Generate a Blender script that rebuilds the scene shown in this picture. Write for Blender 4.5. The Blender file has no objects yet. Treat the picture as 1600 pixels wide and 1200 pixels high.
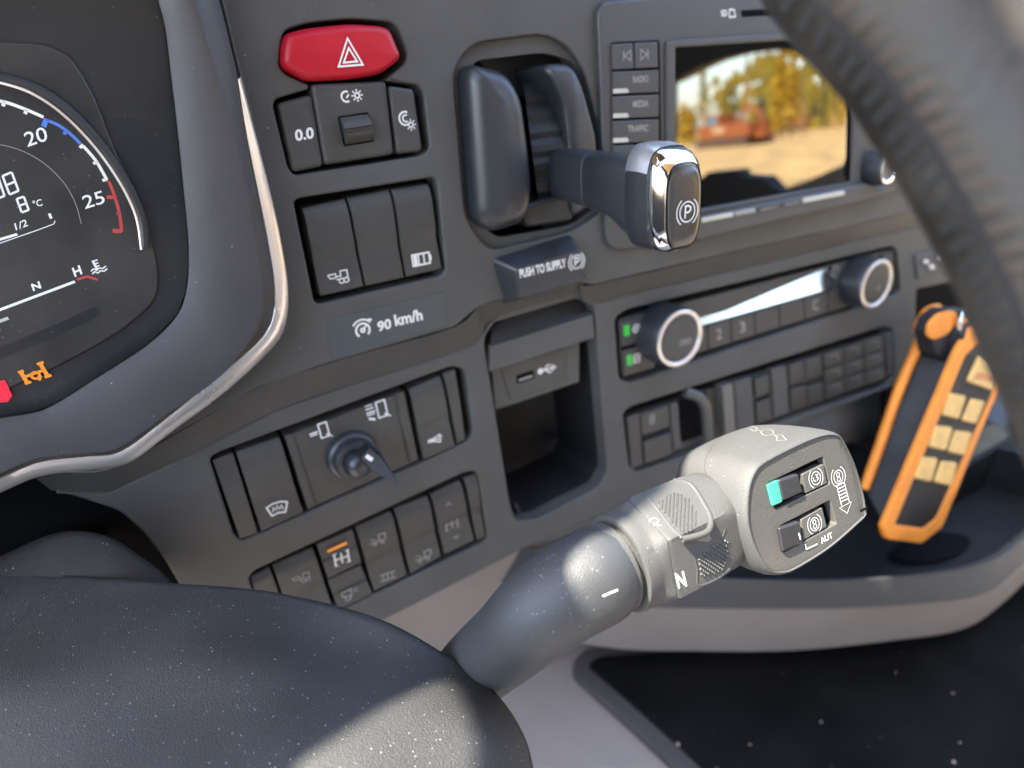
import bpy, bmesh, math, random
from mathutils import Vector as V, Matrix
from mathutils.geometry import tessellate_polygon
random.seed(7)
scene = bpy.context.scene

# ------------------------------------------------------------------ camera, sky, sun, exposure
F = 1050.0                       # focal length in pixels of the 1600 wide photograph
def nrm(v): return v.normalized()
h_c = nrm(V((2070, 610, -1050)))                 # along the dashboard, to the right
u_c = V((-.102, .905, .413)); u_c = nrm(u_c - h_c * u_c.dot(h_c))
n_c = nrm(h_c.cross(u_c))                        # out of the dashboard
LEAN = math.radians(5)
Xc = h_c; Zc = nrm(u_c * math.cos(LEAN) + n_c * math.sin(LEAN)); Yc = nrm(Zc.cross(Xc))
CAM = V((0, 0, 1.15))            # metres above the cab floor
def c2w(v): return V((v.dot(Xc), v.dot(Yc), v.dot(Zc)))
cam_d = bpy.data.cameras.new('camera'); cam = bpy.data.objects.new('camera', cam_d)
scene.collection.objects.link(cam); scene.camera = cam
R = Matrix((Xc, Yc, Zc))         # rows: world axes in camera space -> camera-to-world rotation
cam.matrix_world = Matrix.Translation(CAM) @ R.to_4x4()
cam_d.sensor_width = 36; cam_d.lens = F / 1600 * 36
cam_d.clip_start = .01; cam_d.clip_end = 600
cam_d.dof.use_dof = True; cam_d.dof.focus_distance = .262; cam_d.dof.aperture_fstop = 6.6

SUN = nrm(c2w(h_c * -.50 + u_c * .82 - n_c * .06))   # direction towards the sun
world = bpy.data.worlds.new('World'); scene.world = world; world.use_nodes = True
wt = world.node_tree; bg = wt.nodes['Background']; sky = wt.nodes.new('ShaderNodeTexSky')
sky.sky_type = 'NISHITA'; sky.sun_disc = False
sky.sun_elevation = math.asin(SUN.z); sky.sun_rotation = math.atan2(SUN.x, SUN.y)
sky.air_density = 1.0; sky.dust_density = 1.6; sky.ozone_density = .4
wt.links.new(sky.outputs[0], bg.inputs[0]); bg.inputs[1].default_value = .15
sd = bpy.data.lights.new('sun', 'SUN'); sd.energy = 3.1; sd.angle = math.radians(.5); sd.color = (1, .93, .80)
sun = bpy.data.objects.new('sun', sd); scene.collection.objects.link(sun)
sun.rotation_euler = SUN.to_track_quat('Z', 'Y').to_euler()
scene.view_settings.view_transform = 'Standard'; scene.view_settings.look = 'None'
scene.view_settings.exposure = 3.7; scene.view_settings.gamma = 1; scene.view_settings.use_curve_mapping = False
try:
    scene.cycles.use_denoising = True; scene.cycles.max_bounces = 6
    scene.cycles.sample_clamp_indirect = 6
    scene.cycles.caustics_reflective = False; scene.cycles.caustics_refractive = False
except Exception: pass

# ------------------------------------------------------------------ geometry helpers
def ray(px, py): return c2w(V(((px - 800) / F, -(py - 600) / F, -1.0)))
def at(px, py, z): return CAM + ray(px, py) * z
H, U, N = c2w(h_c), c2w(u_c), c2w(n_c)
mm = .001
class Plane:
    def __init__(s, o, n, ex=None, ey=None):
        s.o = o; s.n = nrm(n)
        s.ex = nrm(ex - s.n * ex.dot(s.n)) if ex is not None else nrm(H - s.n * H.dot(s.n))
        s.ey = nrm(s.n.cross(s.ex))
    def pix(s, px, py, c=0.0):
        r = ray(px, py); t = ((s.o + s.n * c - CAM).dot(s.n)) / r.dot(s.n)
        return CAM + r * t
    def ab(s, px, py, c=0.0):
        d = s.pix(px, py, c) - s.o
        return (d.dot(s.ex), d.dot(s.ey))
    def pt(s, a, b, c=0.0): return s.o + s.ex * a + s.ey * b + s.n * c
_t = Plane(CAM - N, N)
_w = (_t.pix(475, 400) - _t.pix(684, 360)).length
D = .070 / _w                    # distance of the dashboard from the lens, from the width of three switches
PN = Plane(CAM - N * D, N)
print('D', D)

class Geo:
    def __init__(s): s.v = []; s.f = []
    def add(s, vs, fs):
        k = len(s.v); s.v += [V(x) for x in vs]; s.f += [tuple(i + k for i in f) for f in fs]; return s
    def join(s, g): return s.add(g.v, g.f)
def area2(p): return sum(p[i][0] * p[(i + 1) % len(p)][1] - p[(i + 1) % len(p)][0] * p[i][1] for i in range(len(p)))
def ccw(p): return p if area2(p) > 0 else p[::-1]
def fillet(p, r, seg=5):
    p = ccw([tuple(q) for q in p]); n = len(p); out = []
    for i in range(n):
        a, b, c = V(p[i - 1]), V(p[i]), V(p[(i + 1) % n])
        rr = r[i] if isinstance(r, (list, tuple)) else r
        t = min(rr, .47 * (a - b).length, .47 * (c - b).length)
        if t < 1e-5: out.append(tuple(b)); continue
        q1 = b + (a - b).normalized() * t; q2 = b + (c - b).normalized() * t
        ang = (b - a).angle(c - b) if (b - a).length > 1e-9 and (c - b).length > 1e-9 else 0
        m = seg if ang > .35 else 2
        for k in range(m + 1):
            s = k / m; out.append(tuple(q1 * (1 - s) ** 2 + b * 2 * s * (1 - s) + q2 * s * s))
    return out
def offset(p, d):                # p ccw, d > 0 inwards
    n = len(p); out = []
    for i in range(n):
        a, b, c = V(p[i - 1]), V(p[i]), V(p[(i + 1) % n])
        e1 = (b - a); e2 = (c - b)
        if e1.length < 1e-9: e1 = e2
        if e2.length < 1e-9: e2 = e1
        e1 = e1.normalized(); e2 = e2.normalized()
        m = V((-(e1.y + e2.y), e1.x + e2.x))
        if m.length < 1e-6: m = V((-e1.y, e1.x))
        m.normalize(); k = max(.5, m.dot(V((-e1.y, e1.x))))
        out.append(tuple(b + m * (d / k)))
    return out
def plate2(pl, loop, c1, c0, bev=.0008, holes=(), seg=3, back=False, holeback=None):
    """A plate with rounded edges: loop and holes are 2D, already rounded."""
    g = Geo()
    def rings(lp, sgn):
        ids = []; n = len(lp)
        prof = [(0, c0)] + [(bev * (1 - math.cos(t)), c1 - bev + bev * math.sin(t)) for t in [k * math.pi / 2 / seg for k in range(seg + 1)]]
        for d, c in prof:
            q = offset(lp, sgn * d) if d > 1e-9 else lp
            k0 = len(g.v); g.v += [pl.pt(x, y, c) for x, y in q]; ids.append(k0)
        for a, b in zip(ids, ids[1:]):
            for i in range(n):
                j = (i + 1) % n
                f = (a + i, a + j, b + j, b + i)
                g.f.append(f if sgn > 0 else f[::-1])
        return ids[0], ids[-1], n, [offset(lp, sgn * bev)]
    res = [rings(ccw(loop), 1)] + [rings(ccw(hh), -1) for hh in holes]
    def cap(which, flip):
        flat = []; idx = []
        loops = []
        for r in res:
            st = r[which]
            loops.append([V((p.dot(pl.ex), p.dot(pl.ey), 0)) for p in g.v[st:st + r[2]]]); idx += list(range(st, st + r[2]))
        for t in tessellate_polygon(loops):
            a, b, c = [idx[k] for k in t]
            nn = (g.v[b] - g.v[a]).cross(g.v[c] - g.v[a])
            if (nn.dot(pl.n) < 0) != flip: a, b, c = a, c, b
            g.f.append((a, b, c))
    cap(1, False)
    if back: cap(0, True)
    return g
def plate(pl, px, c1, c0, r=.0015, bev=.0008, holes=(), seg=3, back=True):
    lp = fillet([pl.ab(x, y, c1) for x, y in px], r)
    hs = [fillet([pl.ab(x, y, c1) for x, y in q], rr) for q, rr in holes]
    return plate2(pl, lp, c1, c0, bev, hs, seg, back)
def plate3(pl, px, c1, c0, r=.003, bev=.004, seg=7, dome=0.0):
    """A cushion shaped plate: its edge rolls over by scaling, so wide bevels stay clean."""
    lp = ccw(fillet([pl.ab(x, y, c1) for x, y in px], r, 8))
    cx = (min(p[0] for p in lp) + max(p[0] for p in lp)) / 2; cy = (min(p[1] for p in lp) + max(p[1] for p in lp)) / 2
    w = (max(p[0] for p in lp) - min(p[0] for p in lp)) / 2; hh = (max(p[1] for p in lp) - min(p[1] for p in lp)) / 2
    def rg(d, c): return [pl.pt(cx + (x - cx) * (1 - d / w), cy + (y - cy) * (1 - d / hh), c) for x, y in lp]
    R_ = [rg(0, c0)] + [rg(bev * (1 - math.cos(t)), c1 - bev + bev * math.sin(t)) for t in [k * math.pi / 2 / seg for k in range(seg + 1)]]
    m = min(w, hh) - bev
    for k in (.3, .6, .9): R_.append(rg(bev + m * k, c1 + dome * math.sin(k * math.pi / 2)))
    return loft(R_)
def bil(q, s, t):
    tl, tr, br, bl = [V(k) for k in q]
    return (tl * (1 - s) + tr * s) * (1 - t) + (bl * (1 - s) + br * s) * t
def rocker(pl, quad, c, c0, prof=lambda v: 0, r=.0009, nv=14, gap=.0):
    """A switch face: quad (tl, tr, br, bl in pixels), profile down its height, rolled edges."""
    q = [pl.ab(x, y, c) for x, y in quad]
    if gap:
        ce = sum((V(k) for k in q), V((0, 0))) / 4
        q = [tuple(V(k) + (ce - V(k)).normalized() * gap * 1.41) for k in q]
    w = (V(q[1]) - V(q[0])).length; hh = (V(q[3]) - V(q[0])).length
    def params(L, mid):
        e = [(0, None), (0, 1.0), (.13, .5), (.5, .13), (1, 0)]
        a = [(x * r / L, d) for x, d in e]
        m = [(r / L + (1 - 2 * r / L) * k / mid, 0) for k in range(1, mid)]
        return a + m + [(1 - x, d) for x, d in a[::-1]]
    us = params(w, 4); vs = params(hh, nv); g = Geo()
    for t, dv in vs:
        for s, du in us:
            p = bil(q, s, t)
            if du is None or dv is None: cc = c0
            else: cc = c + prof(t) - r * (1 - math.sqrt(max(0, 1 - min(1, du * du + dv * dv))))
            g.v.append(pl.pt(p.x, p.y, cc))
    n = len(us)
    for j in range(len(vs) - 1):
        for i in range(n - 1):
            a = j * n + i; g.f.append((a, a + n, a + n + 1, a + 1))
    return g
def loft(rings, close=True, cap0=True, cap1=True):
    g = Geo(); n = len(rings[0])
    for r in rings: g.v += [V(p) for p in r]
    for k in range(len(rings) - 1):
        for i in range(n if close else n - 1):
            j = (i + 1) % n; g.f.append((k * n + i, k * n + j, (k + 1) * n + j, (k + 1) * n + i))
    if cap0: g.f.append(tuple(range(n))[::-1])
    if cap1: g.f.append(tuple((len(rings) - 1) * n + i for i in range(n)))
    return g
def cr(pts, n=6, closed=False):
    """Catmull-Rom through pts."""
    P = [V(p) for p in pts]; m = len(P); out = []
    for i in range(m if closed else m - 1):
        if closed: a, b, c, d = P[i - 1], P[i], P[(i + 1) % m], P[(i + 2) % m]
        else: a, b, c, d = P[max(i - 1, 0)], P[i], P[i + 1], P[min(i + 2, m - 1)]
        for k in range(n):
            t = k / n
            out.append(.5 * ((2 * b) + (c - a) * t + (2 * a - 5 * b + 4 * c - d) * t * t + (3 * b - a - 3 * c + d) * t ** 3))
    if not closed: out.append(P[-1])
    return out
def tube(pts, rad, n=16, closed=False, flat=None):
    P = [V(p) for p in pts]; m = len(P); rings = []
    up = None
    for i, p in enumerate(P):
        if closed: t = (P[(i + 1) % m] - P[i - 1])
        else: t = P[min(i + 1, m - 1)] - P[max(i - 1, 0)]
        t = nrm(t)
        if up is None:
            up = flat if flat is not None else (V((0, 0, 1)) if abs(t.z) < .9 else V((1, 0, 0)))
        up = nrm(up - t * up.dot(t)); sd_ = t.cross(up)
        r = rad[i] if isinstance(rad, (list, tuple)) else rad
        rings.append([p + (up * math.cos(a) + sd_ * math.sin(a)) * r for a in [2 * math.pi * k / n for k in range(n)]])
    if closed: rings.append(rings[0])
    g = loft(rings, True, not closed, not closed)
    g.f = [f[::-1] for f in g.f]
    return g
def box(o, ax, ay, az):          # o centre, half vectors
    g = Geo(); vs = [o + ax * i + ay * j + az * k for i in (-1, 1) for j in (-1, 1) for k in (-1, 1)]
    return g.add(vs, [(0, 1, 3, 2), (4, 6, 7, 5), (0, 4, 5, 1), (2, 3, 7, 6), (0, 2, 6, 4), (1, 5, 7, 3)])
def poly(pl, px, c):             # a thin flat mark
    p = [pl.pix(x, y, c) for x, y in px]; return Geo().add(p, [tuple(range(len(p)))])
def stroke(pl, px, w, c=.00015, closed=False, t=.0001):
    """A painted line on a plane through pixel points, w metres wide."""
    p = [V(pl.ab(x, y, c)) for x, y in px]; return stroke2(pl, p, w, c, closed)
def stroke2(pl, p, w, c=.00015, closed=False):
    n = len(p); g = Geo(); L = []; Rr = []
    for i in range(n):
        a = p[i - 1] if (i > 0 or closed) else p[i]; b = p[i]; d = p[(i + 1) % n] if (i < n - 1 or closed) else p[i]
        e1 = (b - a); e2 = (d - b)
        if e1.length < 1e-9: e1 = e2
        if e2.length < 1e-9: e2 = e1
        e1.normalize(); e2.normalize(); m = V((-(e1.y + e2.y), e1.x + e2.x))
        if m.length < 1e-6: m = V((-e1.y, e1.x))
        m.normalize(); k = max(.6, m.dot(V((-e1.y, e1.x))))
        L.append(b + m * (w / 2 / k)); Rr.append(b - m * (w / 2 / k))
    g.v = [pl.pt(q.x, q.y, c) for q in L + Rr]
    for i in range(n if closed else n - 1):
        j = (i + 1) % n; g.f.append((i, n + i, n + j, j))
    return g
def frame(pl, bl, br, tl, c=0.0):
    """Affine map of the unit square to three pixel corners on a plane."""
    o = V(pl.ab(*bl, c)); ex = V(pl.ab(*br, c)) - o; ey = V(pl.ab(*tl, c)) - o
    return o, ex, ey
def icon(pl, cx, cy, rx, shapes, ang=-.25, w=.0005, c=.00015, sy=1.0):
    """Line icon: shapes in -1..1 units, rx half size in pixels, ang the baseline slope in the picture."""
    o = V(pl.ab(cx, cy, c)); e = V(pl.ab(cx + rx, cy + rx * ang, c)) - o
    ex = e; ey = V((-e.y, e.x)) * sy; g = Geo()
    for sh in shapes:
        pts, closed = sh[0], sh[1]; ww = sh[2] if len(sh) > 2 else w
        q = [o + ex * x + ey * y for x, y in pts]
        if ww == 'fill': g.add([pl.pt(k.x, k.y, c) for k in q], [tuple(range(len(q)))])
        else: g.join(stroke2(pl, q, ww, c, closed))
    return g
def arc(cx, cy, r, a0, a1, n=14): return [(cx + r * math.cos(math.radians(a0 + (a1 - a0) * k / n)), cy + r * math.sin(math.radians(a0 + (a1 - a0) * k / n))) for k in range(n + 1)]
def circ(cx, cy, r, n=20): return arc(cx, cy, r, 0, 360 - 360 / n, n - 1)
_tc = {}
def text_geo(s, bold=.012):
    if (s, bold) in _tc: return _tc[(s, bold)]
    cu = bpy.data.curves.new('lettering', 'FONT'); cu.body = s; cu.offset = bold; cu.resolution_u = 4
    ob = bpy.data.objects.new('lettering', cu); scene.collection.objects.link(ob)
    dg = bpy.context.evaluated_depsgraph_get(); me = bpy.data.meshes.new_from_object(ob.evaluated_get(dg))
    vs = [V(v.co) for v in me.vertices]; fs = [tuple(p.vertices) for p in me.polygons]
    bpy.data.objects.remove(ob); bpy.data.curves.remove(cu); bpy.data.meshes.remove(me)
    x0 = min(v.x for v in vs); x1 = max(v.x for v in vs); y0 = min(v.y for v in vs); y1 = max(v.y for v in vs)
    vs = [V(((v.x - x0) / (x1 - x0), (v.y - y0) / (y1 - y0))) for v in vs]
    _tc[(s, bold)] = (vs, fs); return vs, fs
def text(pl, s, bl, br, tl, c=.00015, bold=.012):
    vs, fs = text_geo(s, bold); o, ex, ey = frame(pl, bl, br, tl, c); g = Geo()
    return g.add([pl.pt(*(o + ex * v.x + ey * v.y), c) for v in vs], fs)

# ------------------------------------------------------------------ objects
def thing(name, label, cat, loc, group=None, kind=None):
    o = bpy.data.objects.new(name, None); scene.collection.objects.link(o); o.location = loc
    o.empty_display_size = .02
    o['label'] = label; o['category'] = cat
    if group: o['group'] = group
    if kind: o['kind'] = kind
    return o
def rootloc(p):
    while p.parent: p = p.parent
    return V(p.location)
def obj(name, g, mat, parent=None, smooth=35, wn=False, label=None, sub=0, fixn=False):
    me = bpy.data.meshes.new(name)
    base = rootloc(parent) if parent else (sum(g.v, V((0, 0, 0))) / len(g.v))
    if not parent: base = V((base.x, base.y, min(v.z for v in g.v)))
    me.from_pydata([v - base for v in g.v], [], g.f); me.materials.append(mat)
    if fixn:
        bm = bmesh.new(); bm.from_mesh(me); bmesh.ops.remove_doubles(bm, verts=bm.verts, dist=1e-6)
        bmesh.ops.recalc_face_normals(bm, faces=bm.faces); bm.to_mesh(me); bm.free()
    me.validate(); me.update()
    if smooth:
        me.polygons.foreach_set('use_smooth', [True] * len(me.polygons))
        me.set_sharp_from_angle(angle=math.radians(smooth))
    o = bpy.data.objects.new(name, me); scene.collection.objects.link(o)
    if parent: o.parent = parent
    else: o.location = base
    if label: o['label'] = label
    if sub:
        m = o.modifiers.new('sub', 'SUBSURF'); m.levels = sub; m.render_levels = sub
    if wn:
        m = o.modifiers.new('wn', 'WEIGHTED_NORMAL'); m.keep_sharp = True
    return o
def single(name, g, mat, label, cat, group=None, kind=None, **k):
    o = obj(name, g, mat, None, **k)
    if kind != 'structure': o['label'] = label; o['category'] = cat
    if group: o['group'] = group
    if kind: o['kind'] = kind
    return o

# ------------------------------------------------------------------ materials
def mat(name, col, rough=.5, metal=0, spec=.5, grain=0, gscale=2500, var=0, vscale=30, emit=None, es=0, dust=0, dscale=900, scratch=0, coat=0):
    m = bpy.data.materials.new(name); m.use_nodes = True; nt = m.node_tree; b = nt.nodes['Principled BSDF']
    b.inputs['Base Color'].default_value = (*col, 1); b.inputs['Roughness'].default_value = rough
    b.inputs['Metallic'].default_value = metal; b.inputs['Specular IOR Level'].default_value = spec
    if coat: b.inputs['Coat Weight'].default_value = coat; b.inputs['Coat Roughness'].default_value = .08
    ge = nt.nodes.new('ShaderNodeNewGeometry'); pos = ge.outputs['Position']; L = nt.links.new
    if emit: b.inputs['Emission Color'].default_value = (*emit, 1); b.inputs['Emission Strength'].default_value = es
    colout = None
    if var:
        nz = nt.nodes.new('ShaderNodeTexNoise'); nz.inputs['Scale'].default_value = vscale; nz.inputs['Detail'].default_value = 6; L(pos, nz.inputs['Vector'])
        mr = nt.nodes.new('ShaderNodeMapRange'); mr.inputs['From Min'].default_value = .3; mr.inputs['From Max'].default_value = .7
        mr.inputs['To Min'].default_value = 1 - var; mr.inputs['To Max'].default_value = 1 + var; L(nz.outputs[0], mr.inputs['Value'])
        mx = nt.nodes.new('ShaderNodeVectorMath'); mx.operation = 'SCALE'; mx.inputs[0].default_value = col; L(mr.outputs[0], mx.inputs['Scale'])
        colout = mx.outputs[0]
        m2 = nt.nodes.new('ShaderNodeMapRange'); m2.inputs['From Min'].default_value = .3; m2.inputs['From Max'].default_value = .7
        m2.inputs['To Min'].default_value = rough * .85; m2.inputs['To Max'].default_value = min(1, rough * 1.15); L(nz.outputs[0], m2.inputs['Value']); L(m2.outputs[0], b.inputs['Roughness'])
    if dust:
        vo = nt.nodes.new('ShaderNodeTexVoronoi'); vo.inputs['Scale'].default_value = dscale; vo.inputs['Randomness'].default_value = 1; L(pos, vo.inputs['Vector'])
        # each grain of dust has its own size: few cells carry one
        sp = nt.nodes.new('ShaderNodeSeparateColor'); L(vo.outputs['Color'], sp.inputs[0])
        th = nt.nodes.new('ShaderNodeMath'); th.operation = 'SUBTRACT'; L(sp.outputs[0], th.inputs[0]); th.inputs[1].default_value = 1 - dust
        sz = nt.nodes.new('ShaderNodeMath'); sz.operation = 'MULTIPLY'; L(th.outputs[0], sz.inputs[0]); sz.inputs[1].default_value = .22 / dust
        lt = nt.nodes.new('ShaderNodeMath'); lt.operation = 'LESS_THAN'; L(vo.outputs['Distance'], lt.inputs[0]); L(sz.outputs[0], lt.inputs[1])
        mi = nt.nodes.new('ShaderNodeMix'); mi.data_type = 'RGBA'; L(lt.outputs[0], mi.inputs[0]); mi.inputs[6].default_value = (*col, 1)
        if colout: L(colout, mi.inputs[6])
        mi.inputs[7].default_value = (.21, .21, .20, 1); colout = mi.outputs[2]
    if scratch:
        mp = nt.nodes.new('ShaderNodeMapping'); mp.inputs['Rotation'].default_value = (.4, .9, .3); mp.inputs['Scale'].default_value = (6, 6, 400); L(pos, mp.inputs[0])
        ns = nt.nodes.new('ShaderNodeTexNoise'); ns.inputs['Scale'].default_value = 6; ns.inputs['Detail'].default_value = 4; L(mp.outputs[0], ns.inputs['Vector'])
        m3 = nt.nodes.new('ShaderNodeMapRange'); m3.inputs['From Min'].default_value = .55; m3.inputs['From Max'].default_value = .8
        m3.inputs['To Min'].default_value = rough; m3.inputs['To Max'].default_value = rough + scratch; L(ns.outputs[0], m3.inputs['Value']); L(m3.outputs[0], b.inputs['Roughness'])
    if colout: L(colout, b.inputs['Base Color'])
    if grain:
        nz = nt.nodes.new('ShaderNodeTexNoise'); nz.inputs['Scale'].default_value = gscale; nz.inputs['Detail'].default_value = 2; L(pos, nz.inputs['Vector'])
        bu = nt.nodes.new('ShaderNodeBump'); bu.inputs['Strength'].default_value = grain; bu.inputs['Distance'].default_value = .0003
        L(nz.outputs[0], bu.inputs['Height']); L(bu.outputs[0], b.inputs['Normal'])
    return m
M = {}
M['dash'] = mat('dash_plastic', (.055, .055, .053), .58, spec=.35, grain=.45, gscale=1500, var=.10, dust=.015, dscale=600, scratch=.12)
M['switch'] = mat('switch_plastic', (.041, .040, .037), .48, spec=.35, grain=.3, gscale=2000, var=.12, vscale=60)
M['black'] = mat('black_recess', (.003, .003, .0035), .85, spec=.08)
M['dark'] = mat('dark_plastic', (.020, .020, .020), .5, spec=.35, grain=.2, var=.08)
M['blueblack'] = mat('smooth_dark_plastic', (.018, .020, .024), .40, grain=.2, var=.12)
M['gloss'] = mat('gloss_black', (.006, .006, .007), .12, var=.1, scratch=.25)
M['lens'] = mat('cluster_black', (.015, .015, .0145), .28, spec=.45, var=.4, vscale=20, dust=.06, dscale=1000, scratch=.3)
M['dial'] = mat('dial_black', (.024, .023, .021), .35, spec=.4, var=.35, vscale=35, dust=.04, dscale=1000)
M['satin'] = mat('satin_silver', (.60, .56, .52), .30, metal=.7, var=.06)
M['chrome'] = mat('chrome', (.75, .76, .78), .08, metal=1)
M['bezel'] = mat('bezel_plastic', (.038, .036, .037), .5, spec=.3, grain=.3, gscale=1600, var=.08, dust=.02, dscale=700)
M['red'] = mat('hazard_red', (.33, .003, .014), .40, spec=.35, grain=.2, gscale=1600, var=.12, vscale=70)
M['white'] = mat('white_print', (.60, .60, .58), .6)
M['grey_print'] = mat('grey_print', (.22, .22, .21), .6)
M['orange_print'] = mat('orange_print', (.75, .28, .03), .5)
M['blue_print'] = mat('blue_print', (.05, .14, .48), .5)
M['red_print'] = mat('red_print', (.36, .035, .03), .5)
M['sticker'] = mat('sticker_grey', (.040, .048, .052), .5, grain=.1, var=.05)
M['stalk'] = mat('stalk_plastic', (.046, .046, .044), .58, spec=.3, grain=.8, gscale=2100, var=.03, dust=.05, dscale=1100)
M['stalkface'] = mat('stalk_face_plastic', (.055, .053, .047), .50, spec=.35, grain=.5, gscale=1500, var=.08, dust=.08, dscale=1300)
M['barrel'] = mat('barrel_plastic', (.028, .029, .031), .50, spec=.35, grain=.6, gscale=2100, var=.14, dust=.24, dscale=1000)
M['cover'] = mat('column_cover_plastic', (.021, .021, .021), .46, spec=.28, grain=1.0, gscale=2100, var=.25, vscale=18, dust=.26, dscale=850)
M['shroud'] = mat('shroud_plastic', (.013, .011, .010), .75, spec=.2, grain=.4, var=.12, dust=.06, dscale=700)
M['teal'] = mat('teal_light', (.03, .27, .17), .5)
M['mauve'] = mat('console_plastic', (.215, .190, .168), .6, grain=.3, gscale=1000, var=.10, vscale=12, dust=.02, dscale=500)
M['traym'] = mat('tray_plastic', (.008, .0085, .009), .6, spec=.15, grain=.3, var=.2, dust=.03, dscale=500)
M['trayrim'] = mat('tray_rim_plastic', (.050, .050, .048), .55, spec=.3, grain=.25, var=.05)
M['mat'] = mat('rubber_mat', (.0055, .0055, .0055), .95, spec=.05, grain=.8, gscale=500, var=.5, vscale=14, dust=.02, dscale=320)
M['matrim'] = mat('mat_edging', (.045, .042, .040), .8, grain=.5, gscale=900)
M['rorange'] = mat('orange_rubber', (.58, .19, .015), .6, grain=.4, gscale=1200, var=.15, vscale=60)
M['ryellow'] = mat('yellow_key', (.50, .32, .10), .5, grain=.2, var=.15, vscale=120)
M['rblack'] = mat('black_rubber', (.010, .011, .012), .6, spec=.3, grain=.4, gscale=1400, var=.1)
M['rgrey'] = mat('grey_keypad', (.10, .095, .082), .5, grain=.2)
M['fabric'] = mat('blue_fabric', (.055, .085, .14), .9, grain=.8, gscale=900)
M['leather'] = mat('wheel_leather', (.022, .019, .015), .55, spec=.32, grain=1.0, gscale=420, var=.45, vscale=70)
M['thread'] = mat('seam_thread', (.30, .22, .18), .8)
M['hole'] = mat('stitch_hole', (.006, .006, .006), .9)
M['green_led'] = mat('green_led', (.02, .25, .03), .5, emit=(.03, .8, .06), es=.022)
M['amber_led'] = mat('amber_lamp', (.45, .15, .01), .5, emit=(1, .32, .01), es=.030)
M['red_led'] = mat('red_lamp', (.4, .004, .02), .5, emit=(1, .005, .04), es=.045)
M['white_led'] = mat('pale_key_light', (.38, .38, .33), .4)
M['chrome2'] = mat('brushed_silver', (.70, .71, .72), .28, metal=.85, grain=.3, gscale=1500)

# ================================================================== LARGE STRUCTURE
UPC, LOC = 0.0, -.012            # front faces of the upper and the lower dashboard panel
L1 = [(40, 735), (149, 738), (203, 718), (300, 664), (400, 608), (500, 572), (600, 543), (711, 511), (745, 482), (762, 474), (905, 440), (925, 446), (1176, 387), (1311, 358), (1560, 300)]
L2 = [(80, 766), (168, 770), (198, 757), (320, 699), (428, 643), (557, 599), (667, 566), (740, 541), (755, 523), (770, 500), (901, 462), (930, 474), (1129, 427), (1311, 384), (1560, 322)]
dash = thing('dashboard', 'dark grey truck dashboard panel stepped in two levels and filled with switches', 'dashboard', PN.pix(760, 480))
haz_well = [(441, 48), (480, 36), (547, 29), (610, 34), (622, 42), (637, 85), (632, 100), (604, 124), (608, 127), (655, 133), (662, 145), (672, 232), (660, 243), (460, 274), (450, 262), (427, 165), (430, 155), (484, 139), (482, 132), (446, 116), (436, 104)]
sw3_well = [(459, 316), (466, 310), (677, 277), (684, 284), (697, 421), (690, 431), (497, 476), (491, 471)]
brake_well = [(708, 108), (737, 67), (850, 52), (887, 70), (912, 106), (948, 240), (944, 330), (895, 362), (764, 393), (727, 342)]
gup = plate(PN, [(-500, -350), (1900, -420), (1900, 215)] + L1[::-1] + [(-500, 905)], UPC, UPC - .016, r=.003, bev=.0012,
            holes=[(haz_well, .004), (sw3_well, .0022), (brake_well, .009)])
obj('upper_panel', gup, M['dash'], dash, wn=True)
rowA_w = [(327, 716), (345, 706), (707, 572), (728, 578), (740, 680), (728, 692), (378, 846), (366, 838)]
rowB_w = [(388, 905), (396, 893), (727, 738), (746, 736), (762, 840), (752, 850), (450, 992), (420, 985)]
cub_w = [(757, 534), (766, 508), (784, 494), (901, 461), (928, 478), (934, 540), (950, 736), (936, 762), (840, 812), (806, 815), (797, 786)]
rad_w = [(961, 497), (980, 484), (1395, 384), (1402, 392), (1407, 455), (1398, 462), (985, 598), (968, 592)]
ac_w = [(974, 646), (985, 636), (1382, 510), (1396, 514), (1398, 588), (1385, 604), (998, 738), (984, 730)]
glow = plate(PN, L2 + [(1560, 425), (1432, 452), (1428, 590), (1400, 601), (1300, 643), (1080, 745), (820, 857), (600, 970), (470, 1040), (330, 1010), (281, 915), (257, 874), (224, 832), (187, 799), (131, 780)],
             LOC, LOC - .016, r=.003, bev=.0014, holes=[(rowA_w, .004), (rowB_w, .004), (cub_w, .004), (rad_w, .004), (ac_w, .004)])
obj('lower_panel', glow, M['dash'], dash, wn=True)
ga = [PN.pix(*p, UPC - .0008) for p in cr([V(p) for p in L1], 3)]
gb = [PN.pix(*p, LOC - .001) for p in cr([V(p) for p in L2], 3)]
gs = loft([ga, gb], close=False, cap0=False, cap1=False)
obj('step_ledge', gs, M['dash'], dash, smooth=50)
# dark housing behind all the openings
hb = plate(PN, [(-100, 100), (150, -150), (1620, -200), (1620, 420), (1430, 560), (1410, 590), (600, 950), (400, 1000), (250, 850)], -.088, -.090, r=0)
obj('rear_shell', hb, M['black'], dash)

def well(pxs, c, name='well_back'):
    g = plate(PN, pxs, c, c - .002, r=0, bev=.0002); return obj(name, g, M['black'], dash)
def grow(pxs, k=1.02):
    cx = sum(p[0] for p in pxs) / len(pxs); cy = sum(p[1] for p in pxs) / len(pxs)
    return [(cx + (x - cx) * k, cy + (y - cy) * k) for x, y in pxs]
well(grow(haz_well, 1.04), -.0125); well(grow(sw3_well, 1.05), -.0125)
well(grow(rowA_w, 1.04), LOC - .0125); well(grow(rowB_w, 1.04), LOC - .0125)
well(grow(rad_w, 1.02), LOC - .0125); well(grow(ac_w, 1.02), LOC - .0125)
well(grow(brake_well, 1.02), -.030)

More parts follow.
